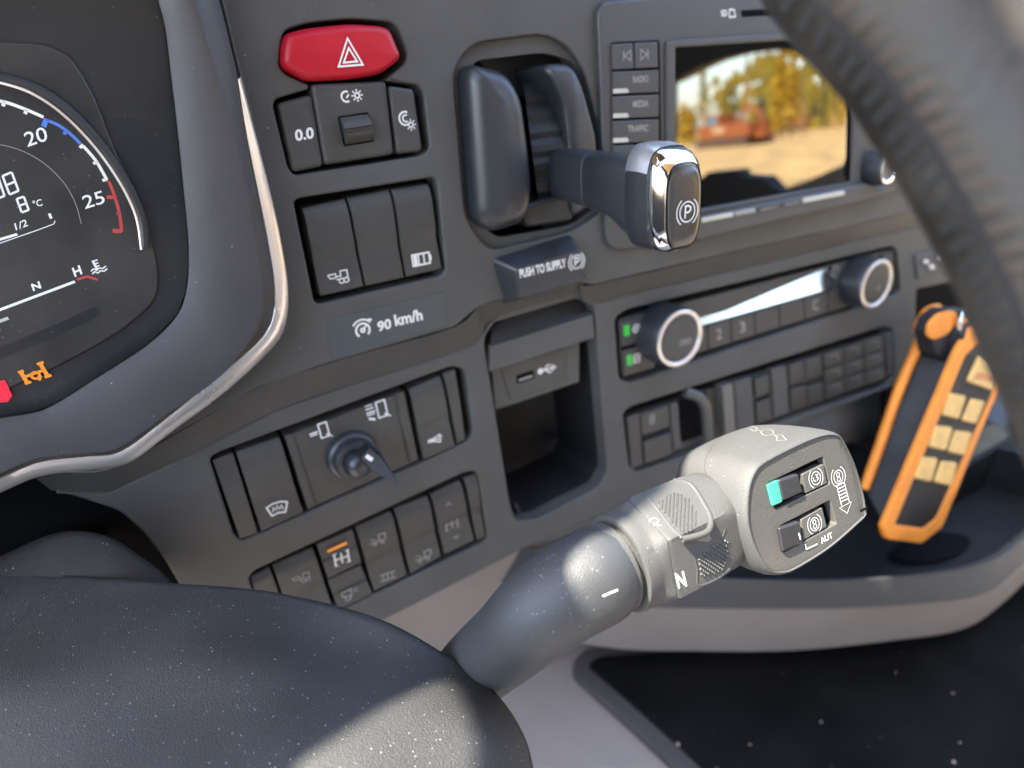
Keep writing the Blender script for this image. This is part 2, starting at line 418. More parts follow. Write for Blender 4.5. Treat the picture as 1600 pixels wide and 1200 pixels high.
# ---- console, floor, tray, far corner
Zf = CAM.z - .55
PF = Plane(V((0, 0, Zf)), V((0, 0, 1)), V((1, 0, 0)))
fl = Geo().add([V((-1.2, -1.2, Zf)), V((1.6, -1.2, Zf)), V((1.6, .56, Zf)), V((-1.2, .56, Zf))], [(0, 1, 2, 3)])
single('floor', fl, M['mauve'], '', '', kind='structure')
matpx = [(893, 1052), (898, 1025), (925, 1008), (1200, 990), (1700, 860), (2100, 1500), (1350, 1500), (1062, 1205), (960, 1110)]
mt = thing('floor_mat', 'black rubber floor mat with grey edging and specks of dirt under the tray', 'floor mat', PF.pix(1200, 1120))
gm = plate(PF, matpx, .008, .0005, r=.03, bev=.003)
obj('edging', gm, M['matrim'], mt, wn=True)
inner = offset(fillet([PF.ab(*p, .008) for p in matpx], .03), .016)
obj('mat_surface', plate2(PF, inner, .011, .0075, .002), M['mat'], mt, wn=True)
random.seed(5)
GL = ['large round crumb of grit at the lower left of the mat', 'small crumb of grit right of the large round one', 'pale crumb near the lower right corner of the mat', 'tiny pale crumb lying highest at the right of the mat', 'tiny crumb in the middle of the black mat', 'faint crumb just above the lower right one', 'faint crumb at the bottom edge of the picture', 'faint crumb right of the middle one, near the tray']
for (x, y, s), gl0 in zip([(1059, 1163, 5), (1172, 1163, 3), (1490, 1190, 5), (1489, 1083, 3), (1283, 1128, 3), (1500, 1160, 2.5), (1120, 1200, 2), (1400, 1050, 2)], GL):
    p = PF.pix(x, y, .0125); r = s * .00035
    g = Geo(); bm = bmesh.new(); bmesh.ops.create_icosphere(bm, subdivisions=1, radius=r)
    g.add([p + V((v.co.x * random.uniform(.7, 1.3), v.co.y * random.uniform(.7, 1.3), v.co.z * .6)) for v in bm.verts], [tuple(v.index for v in f.verts) for f in bm.faces]); bm.free()
    single('grit', g, M['thread'], gl0, 'grit', 'crumbs of grit on the floor mat')
PW = Plane(CAM - N * (D + .10), N)
wl = Geo(); P0 = CAM - N * (D + .10)
wl.add([P0 + H * a + U * b for a, b in ((-.9, -.75), (1.5, -.75), (1.5, .12), (-.9, .12))], [(0, 1, 2, 3)])
single('console_wall', wl, M['mauve'], '', '', kind='structure')
single('footwell_shadow_panel', plate(PN, [(1418, 300), (1800, 250), (1800, 900), (1400, 900), (1380, 640)], -.062, -.066, r=0), M['black'], 'black sheet put in for the darkness of the gap to the right of the dashboard', 'panel')  # black sheet stands in for the dark of the open gap

def zpix(px, py, drop):
    r = ray(px, py); return CAM + r * (-drop / r.z)
tray = thing('storage_tray', 'curved dark storage tray with grey rim and pale underside below the dashboard', 'tray', zpix(1300, 900, .47))
A0 = cr([V(p) for p in [(760, 840), (900, 880), (1000, 898), (1139, 908), (1300, 911), (1446, 903), (1539, 884), (1600, 845), (1680, 770), (1760, 660)]], 6)
B0 = cr([V(p) for p in [(740, 900), (890, 935), (1000, 948), (1139, 951), (1300, 951), (1450, 942), (1539, 927), (1600, 880), (1690, 800), (1780, 690)]], 6)
C0 = cr([V(p) for p in [(740, 950), (870, 995), (960, 1013), (1080, 1017), (1241, 1016), (1400, 1000), (1500, 984), (1560, 948), (1640, 870), (1740, 760)]], 6)
rA = [zpix(*p, .402) for p in A0]; rB = [zpix(*p, .428) for p in B0]; rC = [zpix(*p, .50) for p in C0]
inn = [p + nrm(V((-.35, 1, 0))) * .007 + V((0, 0, .0)) for p in rA]
deep = [p + nrm(V((-.35, 1, 0))) * .012 + V((0, 0, -.055)) for p in inn]
rA2 = [a + (b - a) * .12 + V((0, -.0, .002)) for a, b in zip(rA, rB)]
obj('rim', loft([deep, inn, [a + V((0, 0, .0025)) for a in rA], rA2, rB], False, False, False), M['trayrim'], tray, smooth=60)
bot = [p + V((0, .12, -.02)) for p in rC]
obj('underside', loft([rB, [a + (c - a) * .12 + V((0, .002, 0)) for a, c in zip(rB, rC)], rC, bot], False, False, False), M['mauve'], tray, smooth=60)
fz = rA[0].z - .052
fg = Geo(); back = [p + V((-.03, .22, 0)) for p in deep]
obj('tray_floor', loft([[p + V((0, 0, .002)) for p in deep], [V((p.x, p.y, fz + .002)) for p in back]], False, False, False), M['traym'], tray)
q = [zpix(1330, 700, .43), zpix(1620, 800, .43)]
gw = Geo()
wpts = [(1000, 800), (1330, 690), (1460, 760), (1560, 700), (1640, 720), (1800, 800)]
w0 = [zpix(x, y, .405) for x, y in wpts]; w1 = [p + V((0, 0, -.06)) for p in w0]
obj('rear_wall', loft([w0, w1], False, False, False), M['traym'], tray)
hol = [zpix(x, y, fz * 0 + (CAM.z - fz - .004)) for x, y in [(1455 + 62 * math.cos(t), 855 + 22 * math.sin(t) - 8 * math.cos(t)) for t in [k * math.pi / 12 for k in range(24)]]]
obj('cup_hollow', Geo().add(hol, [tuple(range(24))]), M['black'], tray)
# blue seat cloth beyond the tray
fb = plate(PN, [(1500, 560), (1700, 500), (1760, 960), (1600, 745), (1520, 672)], -.055, -.060, r=.004)
single('seat_cushion', fb, M['fabric'], 'blue cloth cushion edge seen between the remote and the steering wheel', 'seat cushion')
pipe = tube([PN.pix(*p, -.050) for p in [(1500, 650), (1545, 682), (1600, 735), (1680, 830)]], .006, 10)
single('cushion_piping', pipe, mat('pale_blue_piping', (.10, .15, .22), .7), 'pale blue piping along the lower edge of the blue cushion', 'piping')

# ================================================================== INSTRUMENT CLUSTER
PC = Plane(PN.pix(200, 500, .012), N)        # cluster plane a little in front of the panel
clus = thing('instrument_cluster', 'instrument cluster with round rev counter behind a grey bezel edged in silver', 'instrument cluster', PC.pix(130, 720))
lens_e = [(222, -260), (238, -60), (247, 0), (258, 43), (267, 117), (279, 220), (287, 300), (293, 360), (295, 410), (291, 455), (277, 493), (233, 537), (160, 585), (83, 633), (50, 645), (0, 653), (-80, 668), (-500, 747)]
fold_e = [(240, -260), (285, -60), (302, 0), (333, 100), (367, 217), (390, 320), (404, 400), (412, 460), (402, 515), (350, 583), (262, 648), (187, 701), (140, 709), (60, 717), (0, 741), (-80, 775), (-500, 953)]
trim_i = [(272, -260), (325, -60), (347, 20), (362, 80), (371, 125), (385, 215), (402, 300), (418, 380), (428, 450), (424, 500), (402, 535), (340, 587), (262, 651), (190, 704), (140, 712), (62, 721), (0, 746), (-80, 780), (-500, 958)]
trim_o = [(277, -260), (330, -60), (352, 20), (366, 80), (376, 119), (397, 200), (420, 290), (438, 370), (450, 450), (446, 506), (424, 545), (352, 612), (270, 673), (203, 722), (150, 733), (66, 743), (0, 770), (-80, 806), (-500, 984)]
def path(pxs, pl, c, n=6, m=97):
    q = cr([V(pl.ab(x, y, c)) for x, y in pxs], n)
    # resample by length so that neighbouring paths pair up
    L = [0]
    for a, b in zip(q, q[1:]): L.append(L[-1] + (b - a).length)
    out = []; j = 0
    for k in range(m):
        s = L[-1] * k / (m - 1)
        while j < len(L) - 2 and L[j + 1] < s: j += 1
        t = (s - L[j]) / max(1e-9, L[j + 1] - L[j]); v = q[j].lerp(q[j + 1], t); out.append(pl.pt(v.x, v.y, c))
    return out
pa = path(lens_e, PC, -.004); pb = path(lens_e, PC, .002); pc_ = path(fold_e, PC, .008)
pb2 = [b + (c - b) * .03 + N * .0006 for b, c in zip(pb, pc_)]
pc2 = [b + (c - b) * .97 + N * .0002 for b, c in zip(pb, pc_)]
mid = [b + (c - b) * .5 + N * .0012 for b, c in zip(pb, pc_)]
pd = path(trim_i, PC, .0035)
pe = path(trim_i, PC, -.010)
obj('bezel', loft([pa, pb, pb2, mid, pc2, pc_, [c + (d - c) * .2 - N * .0004 for c, d in zip(pc_, pd)], pd, pe], False, False, False), M['bezel'], clus, smooth=70)
ti = trim_i[4:]; to = trim_o[4:]
def tp(pxs, c): return path(pxs, PC, c, m=90)
t0, t1 = tp(ti, .0030), tp(to, .0005)
tpr = []
for k, (a, b) in enumerate(zip(t0, t1)):
    w = b - a
    tpr.append([a - N * .004, a + w * .01 + N * .0004, a + w * .07 + N * .0009, a + w * .5 + N * .0014, a + w * .93 + N * .0010, a + w * .99 + N * .0004, b - N * .014])
gt = Geo()
for r_ in tpr: gt.v += r_
for k in range(len(tpr) - 1):
    for i in range(6): a = k * 7 + i; gt.f.append((a, a + 1, a + 8, a + 7))
gt.f.append(tuple(range(7))); gt.f.append(tuple(len(gt.v) - 7 + i for i in range(7))[::-1])
obj('silver_trim', gt, M['satin'], clus, smooth=50)
# thin dark continuation of the trim above its tip
tt = path(trim_o[:6], PC, .0005, m=20)
obj('edge_seal', tube(tt, .0009, 8), M['dark'], clus)
lb = plate(PC, [(-500, -260)] + lens_e, -.0045, -.0065, r=0, bev=.0003)
obj('cluster_face', lb, M['lens'], clus, wn=True)
pod = [(-430, 90), (-100, 62), (0, 64), (70, 67), (110, 86), (150, 150), (180, 235), (222, 320), (250, 420), (246, 470), (190, 520), (90, 575), (-100, 660), (-480, 720)]
obj('gauge_pod', plate(PC, pod, -.0030, -.0045, r=.01, bev=.0012), M['dial'], clus, wn=True)
def pts3(pxs, pl, c, n=8): return [pl.pix(p.x, p.y, c) for p in cr([V(q) for q in pxs], n)]
ring_px = [(-340, 430), (-325, 300), (-265, 200), (-190, 146), (-110, 122), (-50, 120), (0, 129), (50, 146), (100, 180), (150, 232), (190, 290), (213, 340), (221, 390)]
obj('dial_ring', tube(pts3(ring_px, PC, -.0018), .00055, 8), M['satin'], clus)
ring2 = [(-350, 430), (-335, 295), (-272, 192), (-193, 136), (-110, 114), (-50, 112), (0, 121), (54, 137), (107, 172), (158, 226), (197, 285), (222, 340), (227, 385)]
obj('dial_rim', tube(pts3(ring2, PC, -.0026), .0019, 10), M['dark'], clus)
obj('inner_ring', stroke(PC, [tuple(p) for p in cr([V(q) for q in [(-100, 225), (-40, 222), (0, 226), (35, 236), (70, 256), (100, 286), (118, 318), (127, 350)]], 5)], .00025, -.0028), M['grey_print'], clus)
c_ = -.0029
def arcmark(name, px, w, m, extra=()):
    g = stroke(PC, [tuple(p) for p in cr([V(q) for q in px], 5)], w, c_)
    for e in extra: g.join(stroke(PC, e[:2], e[2] if len(e) > 2 else w, c_))
    obj(name, g, m, clus)
arcmark('white_scale', [(-60, 152), (0, 158), (35, 169), (68, 183)], .0011, M['white'], [((6, 158), (5, 166)), ((42, 171), (39, 178))])
arcmark('blue_scale', [(73, 188), (92, 196), (112, 211), (126, 225)], .0011, M['blue_print'], [((73, 186), (68, 198), .0016), ((103, 204), (100, 210))])
arcmark('white_scale', [(130, 228), (149, 250), (161, 270), (167, 281)], .0011, M['white'], [((130, 226), (125, 231)), ((152, 252), (146, 256)), ((167, 280), (160, 282))])
arcmark('red_scale', [(170, 283), (180, 309), (187, 335), (190, 362)], .0011, M['red_print'], [((182, 308), (167, 308), .0013), ((190, 361), (176, 361), .0016), ((187, 333), (182, 334))])
w = M['white']
obj('numeral', text(PC, '20', (43, 230), (76, 219), (36, 208), c_, .005), w, clus)
obj('numeral', text(PC, '25', (133, 327), (165, 317), (127, 307), c_, .005), w, clus)
def seg8(bl, br, tl, segs='abcdefg'):
    o, ex, ey = frame(PC, bl, br, tl, c_); g = Geo()
    P_ = {'a': ((0, 1), (1, 1)), 'b': ((1, 1), (1, .5)), 'c': ((1, .5), (1, 0)), 'd': ((0, 0), (1, 0)), 'e': ((0, 0), (0, .5)), 'f': ((0, .5), (0, 1)), 'g': ((0, .5), (1, .5))}
    for s in segs: g.join(stroke2(PC, [o + ex * x + ey * y for x, y in P_[s]], .0007, c_))
    return g
obj('digit', seg8((15, 304), (29, 298), (4, 275)), w, clus)
obj('digit', seg8((-8, 312), (7, 306), (-18, 283)), w, clus)
obj('digit', seg8((34, 332), (45, 328), (26, 311)), w, clus)
obj('unit', text(PC, '°C', (53, 325), (67, 321), (50, 314), c_), w, clus)
obj('lettering', text(PC, '1/2', (25, 360), (44, 353), (22, 349), c_), w, clus)
obj('lettering', text(PC, '1', (78, 342), (82, 341), (75, 334), c_), w, clus)
obj('fuel_scale', stroke(PC, [(-30, 390), (0, 380), (60, 359), (84, 350), (86, 345)], .0003, c_).join(stroke(PC, [(-30, 383), (27, 366)], .0009, c_)), w, clus)
obj('lettering', text(PC, 'N', (52, 455), (65, 450), (48, 444), c_, .03), w, clus)
obj('lettering', text(PC, 'H', (117, 433), (129, 428), (112, 419), c_, .03), w, clus)
obj('temperature_scale', stroke(PC, [(-40, 500), (0, 484), (117, 440)], .0010, c_), w, clus)
obj('red_mark', stroke(PC, [(120, 437), (136, 432), (153, 437)], .0009, c_), M['red_print'], clus)
obj('green_mark', stroke(PC, [(-20, 509), (13, 497)], .0012, c_), M['white_led'], clus)
obj('coolant_symbol', icon(PC, 152, 416, 12, [([(-.2, .9), (-.2, -.4)], False, .0009), ([(-.2, .8), (.4, .8)], False), ([(-.2, .4), (.3, .4)], False), ([(-.2, 0), (.3, 0)], False),
    ([(-1, -.4), (-.6, -.2), (-.3, -.5), (.1, -.3), (.5, -.5), (1, -.3)], False), ([(-1, -.8), (-.6, -.6), (-.3, -.9), (.1, -.7), (.5, -.9), (1, -.7)], False)], -.3, .0005, c_), w, clus)
obj('groove', stroke(PC, [(-60, 576), (0, 552), (80, 520), (154, 485)], .0040, c_), M['lens'], clus)
obj('groove_edge', stroke(PC, [(-60, 562), (0, 538), (80, 508), (152, 474)], .0004, c_ + .0001), M['bezel'], clus)
obj('differential_lamp', icon(PC, 55, 584, 19, [([(-1, .05), (.75, .05)], False, .0011), ([(-.9, .6), (-.9, -.55)], False, .0014), ([(-1.1, .6), (-.65, .6)], False, .0011), ([(-1.1, -.55), (-.6, -.55)], False, .0011),
    ([(.75, .75), (.75, -.6)], False, .0014), ([(.5, .75), (1.05, .75)], False, .0011), ([(.5, -.6), (1.05, -.6)], False, .0011), (circ(-.05, -.15, .3), True, .0010), ([(.3, -.35), (.0, -.7)], False, .0009)], -.35, .0008, c_ + .0003), M['amber_led'], clus)
obj('red_lamp', poly(PC, [(-30, 600), (8, 594), (19, 618), (12, 628), (-30, 630)], c_ + .0003), M['red_led'], clus)

# ================================================================== HAZARD SWITCH AND DIMMER CONTROLS
hz = thing('hazard_switch', 'wide red hazard switch with a white double triangle above the dimmer controls', 'hazard switch', PN.pix(545, 124))
hpx = [(443, 66), (450, 51), (480, 43), (547, 36), (598, 39), (613, 45), (629, 86), (626, 94), (597, 116), (547, 124), (480, 127), (448, 108), (441, 99)]
obj('button', plate3(PN, hpx, .0050, -.008, .0035, .0042, 9, .0006), M['red'], hz, smooth=50)
tri = [(543, 60), (529, 104), (567, 101)]
obj('warning_triangle', stroke(PN, tri, .0009, .0058, closed=True).join(stroke(PN, [(545, 75), (537, 98), (558, 96)], .0009, .0058, closed=True)), w, hz)
dm = thing('dimmer_control_block', 'dimmer block with 0.0 key, thumbwheel and lamp key directly under the red switch', 'control block', PN.pix(550, 262))
k0 = obj('odometer_key', plate(PN, [(435, 166), (439, 160), (484, 148), (489, 152), (506, 255), (502, 261), (462, 269), (457, 266)], .001, -.010, r=.0016, bev=.0022, seg=5), M['switch'], dm, wn=True)
obj('lettering', text(PN, '0.0', (462, 221), (491, 216), (460, 203), .0012, .03), w, k0)
cp = obj('centre_plate', plate(PN, [(487, 136), (491, 131), (601, 127), (604, 131), (616, 238), (612, 242), (511, 258), (507, 254)], .002, -.010, r=.0014, bev=.0020, seg=4), M['switch'], dm, wn=True)
obj('dimmer_symbol', icon(PN, 541, 151, 9, [(arc(0, 0, .8, 60, 300), False, .0008), ([(0, -.2), (.5, .3)], False, .0007)], -.1, .0007, .0022).join(
    icon(PN, 558, 149, 8, [(circ(0, 0, .45), True, .0007)] + [([(.7 * math.cos(t), .7 * math.sin(t)), (1.1 * math.cos(t), 1.1 * math.sin(t))], False, .0006) for t in [k * math.pi / 4 for k in range(8)]], -.1, .0006, .0022)), w, cp)
obj('wheel_slot', plate(PN, [(528, 182), (576, 175), (585, 221), (538, 229)], .0026, .0015, r=.001, bev=.0003), M['black'], cp)
whq = [(531, 184), (574, 178), (583, 219), (540, 226)]
tw = rocker(PN, whq, .0028, -.002, lambda v: .004 * math.sin(math.pi * v) + (-.0016 if .44 < v < .56 else 0), .0006, 18)
obj('thumbwheel', tw, M['switch'], dm, smooth=25)
k1 = obj('lamp_key', plate(PN, [(607, 137), (612, 134), (645, 139), (648, 144), (661, 232), (657, 237), (624, 241), (620, 238)], .001, -.010, r=.0014, bev=.0020, seg=5), M['switch'], dm, wn=True)
obj('brightness_symbol', icon(PN, 633, 185, 9, [(arc(0, 0, 1, 60, 300), False, .0008), (arc(.1, 0, .5, 60, 300), False, .0007)], -.1, .0007, .0012).join(
    icon(PN, 642, 195, 8, [(circ(0, 0, .4), True, .0006)] + [([(.6 * math.cos(t), .6 * math.sin(t)), (1.0 * math.cos(t), 1.0 * math.sin(t))], False, .0005) for t in [k * math.pi / 4 for k in range(8)]], -.1, .0006, .0012)), w, k1)

# ================================================================== ROCKER SWITCHES
def rp(v):
    if v < .16: return -.0030 * (1 - v / .16) ** 2
    if v < .5: return .0002
    if v < .62: return .0002 - .0012 * math.sin((v - .5) / .12 * math.pi / 2)
    return -.0010 + .0020 * ((v - .62) / .38)
def rp2(v):                       # pressed at the top
    return -.0016 + .0028 * v - (.0012 if .47 < v < .53 else 0)
def icon_shape(kind):
    if kind == 'lorry': return [([(-1, .3), (-.2, .3), (-.2, 0), (.3, 0), (.3, .5), (1, .5), (1, -.3), (-.2, -.3)], False), (circ(.3, -.5, .25), True), (circ(.8, -.5, .25), True), ([(-1, .3), (-.8, -.1), (-.2, -.1)], False)]
    if kind == 'box': return [([(-1, .6), (1, .6), (1, -.6), (-1, -.6)], True, .0009), ([(-.3, .6), (-.3, -.6)], False, .0008), ([(.35, .6), (.35, -.6)], False, .0008), ([(-.65, .5), (-.65, -.5)], False, .0018), ([(1.15, .3), (1.15, -.3)], False, .0009)]
    if kind == 'screen': return [([(-1, .45), (-.4, .7), (.4, .7), (1, .45), (.65, -.6), (0, -.45), (-.65, -.6)], True, .0008), ([(-.5, -.2), (-.4, .3), (-.15, -.1), (0, .4), (.15, -.1), (.4, .3), (.5, -.2)], False, .0006)]
    if kind == 'horn': return [([(-1, .2), (-.4, .2), (.6, .6), (.6, -.5), (-.4, -.1), (-1, -.1)], True, .0008), ([(.6, .3), (1, .2)], False), ([(-.8, 0), (.5, .05)], False, .0009)]
    if kind == 'crane': return [([(-1, -.2), (.8, -.2)], False, .0008), ([(.2, -.2), (.2, .7), (1, .7), (1, -.2)], False, .0008), (circ(-.4, -.5, .2), True), (circ(.6, -.5, .2), True), ([(-.9, .4), (-.2, .1)], False)]
    if kind == 'axles': return [([(-.8, .8), (-.8, -.8)], False, .0009), ([(.8, .8), (.8, -.8)], False, .0009), ([(-.8, 0), (.8, 0)], False, .0008), ([(-1, .8), (-.5, .8)], False), ([(.5, .8), (1, .8)], False), ([(-1, -.8), (-.5, -.8)], False), ([(.5, -.8), (1, -.8)], False), ([(0, .7), (0, -.7)], False, .0008)]
    if kind == 'bed': return [([(-1, .4), (1, .4)], False, .0008), ([(-1, -.5), (1, -.5)], False, .0008), ([(-.6, .4), (-.6, -.5)], False), ([(0, .4), (0, -.5)], False), ([(.6, .4), (.6, -.5)], False)]
    if kind == 'lamp': return [([(-1, .5), (.2, .7), (.2, -.3), (-1, -.1)], True, .0007), ([(.5, .6), (1, .6)], False), ([(.5, .2), (1, .2)], False), ([(-.6, -.1), (-.6, -.8), (0, -.8), (0, -.3)], False)]
    if kind == 'up': return [([(-.8, -.4), (0, .5), (.8, -.4)], False, .0008)]
    if kind == 'down': return [([(-.8, .4), (0, -.5), (.8, .4)], False, .0008)]
def switch(quad, c, label, group, icons=(), prof=rp, name='rocker_switch', depth=.011, m='switch', gap=0):
    bx = sum(p[0] for p in quad) / 4; by = max(p[1] for p in quad)
    t = thing(name, label, 'switch', PN.pix(bx, by, c), group)
    r_ = obj('rocker', rocker(PN, quad, c, c - depth, prof, .0009, 20, gap), M[m], t, smooth=60)
    for (k, x, y, s, *o) in icons:
        yy = min(1, max(0, .8))
        # height of the face under the symbol, from its position down the quad
        top = (quad[0][1] + quad[1][1]) / 2; bt = (quad[2][1] + quad[3][1]) / 2; v = (y - top) / (bt - top)
        obj('symbol', icon(PN, x, y, s, icon_shape(k), o[0] if o else -.2, .0006, c + prof(v) + .0006), o[1] if len(o) > 1 else M['white'], r_)
    return t
G3 = 'rocker switches in the row of three'
switch([(474, 326), (541, 311), (567, 447), (500, 462)], -.0012, 'left rocker of the row of three, with a white lorry symbol', G3, [('lorry', 528, 432, 15)])
switch([(545, 310), (610, 296), (630, 433), (571, 446)], -.0012, 'plain middle rocker without any symbol in the row of three', G3)
switch([(614, 296), (672, 287), (689, 419), (634, 432)], -.0012, 'right rocker of the row of three, with a white cab symbol', G3, [('box', 658, 405, 13)])
GA = 'modules in the upper row around the lever knob'
cA = LOC - .0008
switch([(333, 722), (365, 710), (403, 833), (375, 842)], cA, 'narrow blank filler at the far left of the upper switch row', GA, prof=lambda v: -.002 * (1 - v) ** 3, name='blank_filler')
switch([(370, 709), (438, 686), (473, 799), (408, 829)], cA, 'wide rocker with the white heated windscreen symbol', GA, [('screen', 434, 795, 16, -.3)])
switch([(641, 611), (690, 589), (710, 696), (661, 717)], cA, 'rocker with the small white horn symbol right of the lever knob', GA, [('horn', 681, 687, 11, -.3)])
switch([(695, 586), (713, 578), (727, 686), (715, 693)], cA, 'narrow blank filler at the right end of the upper switch row', GA, prof=lambda v: -.002 * (1 - v) ** 3, name='blank_filler')
GB = 'rocker switches in the lowest row'
cB = LOC - .0008; gp = M['grey_print']
switch([(392, 904), (422, 889), (445, 950), (412, 965)], cB, 'narrow blank filler at the left end of the lowest row', GB, name='blank_filler')
switch([(427, 886), (490, 859), (520, 950), (458, 980)], cB, 'leftmost rocker of the lowest row with a grey tipper symbol', GB, [('lorry', 470, 903, 13, -.35, gp)])
switch([(496, 853), (552, 829), (564, 877), (512, 902)], cB, 'short key lit by an orange bar above an axle symbol', GB, [('axles', 534, 872, 13, -.35, M['white'])], prof=rp2)
switch([(513, 908), (565, 885), (581, 926), (528, 951)], cB, 'short dark key with a trailer symbol below the orange barred key', GB, [('lamp', 547, 928, 12, -.35, gp)], prof=rp2)
switch([(557, 826), (613, 802), (635, 897), (584, 922)], cB, 'rocker right of the orange barred key with lamp and flatbed symbols', GB, [('crane', 590, 844, 12, -.35, gp), ('bed', 606, 900, 12, -.35, gp)])
switch([(618, 798), (670, 778), (688, 868), (641, 895)], cB, 'rocker with one small crane symbol near its lower edge', GB, [('crane', 661, 870, 12, -.35, gp)])
switch([(675, 775), (721, 753), (740, 843), (694, 865)], cB, 'rocker with two arrows and four small wheel symbols between', GB, [('up', 701, 788, 5, -.35, gp), ('axles', 706, 818, 11, -.35, gp), ('down', 713, 839, 5, -.35, gp)])
switch([(727, 750), (745, 742), (757, 836), (745, 843)], cB, 'narrow blank filler at the right end of the lowest row', GB, name='blank_filler')
ob = [o for o in scene.objects if o.get('label', '').startswith('short key lit')][0]
obj('orange_bar', stroke(PN, [(512, 862), (542, 848)], .0018, cB + .0009), M['amber_led'], ob)
# lever knob plate
lv = thing('mirror_adjuster', 'round black knob with a pointed lever between two mirror symbols on a plate', 'mirror adjuster', PN.pix(560, 740))
lq = [(445, 682), (632, 612), (654, 719), (481, 796)]
obj('plate', rocker(PN, lq, cA - .0005, cA - .011, lambda v: 0, .0012, 4), M['switch'], lv, smooth=60)
obj('side_ridge', rocker(PN, [(618, 617), (631, 613), (654, 718), (642, 724)], cA + .0015, cA - .003, lambda v: -.001 * (1 - v), .0012, 6), M['switch'], lv, smooth=60)
obj('side_ridge', rocker(PN, [(447, 682), (458, 678), (493, 790), (483, 795)], cA + .0012, cA - .003, lambda v: -.001 * (1 - v), .0010, 6), M['switch'], lv, smooth=60)
def lathe(pl, px, py, c, prof, n=40, sx=1.0, axis=None, off=(0, 0)):
    """Turned shape standing on a plane: prof is a list of (radius, height)."""
    o = V(pl.ab(px, py, c)); rings = []
    for r, z in prof:
        rings.append([pl.pt(o.x + off[0] * z + r * math.cos(2 * math.pi * k / n) * sx, o.y + off[1] * z + r * math.sin(2 * math.pi * k / n), c + z) for k in range(n)])
    return loft(rings, True, False, True)
kx, ky = 550, 711
obj('knob_base', lathe(PN, kx, ky, cA, [(.0150, -.002), (.0148, .001), (.0138, .0035), (.0125, .0042), (.0118, .008), (.0108, .0095), (.0085, .0100), (.0080, .0085)]), M['blueblack'], lv, smooth=40)
obj('knob_top', lathe(PN, kx, ky, cA, [(.0075, .007), (.0072, .014), (.0062, .0165), (.0035, .018)]), M['blueblack'], lv, smooth=40)
tip = PN.pix(622, 757, .026); bs = PN.pix(566, 702, .002); md = bs.lerp(tip, .35)
lw = nrm(tip - bs).cross(N).normalized()
gl = loft([[bs + lw * a + N * b for a, b in ((-.004, -.003), (.004, -.003), (.0035, .005), (-.0035, .005))],
           [md + lw * a + N * b for a, b in ((-.0055, -.002), (.0055, -.002), (.004, .004), (-.004, .004))],
           [tip + lw * a + N * b for a, b in ((-.0008, -.0008), (.0008, -.0008), (.0005, .0006), (-.0005, .0006))]])
obj('pointer_lever', gl, mat('pointer_plastic', (.010, .010, .011), .55, spec=.3), lv, smooth=30)
obj('pointer_mark', Geo().join(stroke(PN, [(572, 712), (582, 719)], .0022, .0165)), w, lv)
mir = [([(-1, .0), (-.1, .0)], False, .0009), ([(-1, -.25), (-.2, -.25)], False, .0007), ([(.1, .8), (1, .8), (1, -.9), (.1, -.9)], True, .0008), ([(.7, -.6), (1.3, -1.1)], False, .0008)]
obj('mirror_symbol', icon(PN, 498, 674, 14, mir, -.35, .0007, cA + .0003), w, lv)
obj('mirror_symbol', icon(PN, 588, 641, 15, mir + [([(-1, .4), (-.2, .4)], False, .0008), ([(-.9, -.6), (-.3, -.9)], False, .0014), ([(-1, .75), (-.3, .75)], False, .0006)], -.35, .0007, cA + .0003), w, lv)

# sticker
st = thing('speed_label', 'slate grey sticker reading 90 km/h below the row of three switches', 'sticker', PN.pix(606, 560))
obj('sticker_film', plate(PN, [(509, 501), (694, 455), (698, 507), (519, 562)], .0003, .0, r=.0008, bev=.0001), M['sticker'], st)
obj('lettering', text(PN, '90', (591, 519), (612, 513), (589, 503), .0004, .03).join(text(PN, 'km/h', (618, 510), (661, 500), (615, 492), .0004, .03)), w, st)
obj('speed_symbol', icon(PN, 567, 516, 13, [(arc(0, 0, .8, -50, 230), False, .0011), (circ(.0, 0, .22), True, .0010), ([(0, 0), (.5, .5)], False, .0009), (arc(0, 0, 1.25, 35, 145), False, .0009), ([(.8, 1.15), (1.25, .95)], False, .0009)], -.25, .0008, .0004), w, st)

# ================================================================== PARKING BRAKE
pb_ = thing('parking_brake', 'parking brake lever in its hooded housing with silver capped handle', 'parking brake', PN.pix(840, 370))
sur_out = grow(brake_well, 1.01)
cheek_w = [(732, 125), (741, 95), (800, 88), (850, 82), (898, 96), (915, 130), (938, 215), (936, 320), (893, 352), (775, 372), (748, 345)]
obj('surround', plate(PN, sur_out, -.0045, -.008, r=.009, bev=.0004, holes=[(cheek_w, .006)]), M['dash'], pb_, wn=True)
def cheek(pxs, c1, c0, bev, r, name, m='blueblack'):
    return obj(name, plate3(PN, pxs, c1, c0, r=r, bev=bev, seg=8, dome=.001), M[m], pb_, smooth=50)
cheek([(737, 120), (744, 98), (800, 112), (822, 150), (832, 220), (840, 305), (829, 350), (775, 366), (752, 345)], .012, -.028, .009, .008, 'housing_cheek')
cheek([(852, 100), (896, 97), (913, 130), (938, 215), (936, 318), (895, 345), (890, 250), (880, 160)], .006, -.028, .006, .006, 'housing_cheek')
obj('housing_top', loft([[PN.pix(x, y, c) for x, y in ((745, 92), (790, 84), (850, 80), (900, 92))] for c in (-.006, -.028)] +
    [[PN.pix(x, y, -.028) for x, y in ((800, 150), (820, 150), (880, 150), (900, 150))]], False, False, False), M['dark'], pb_)
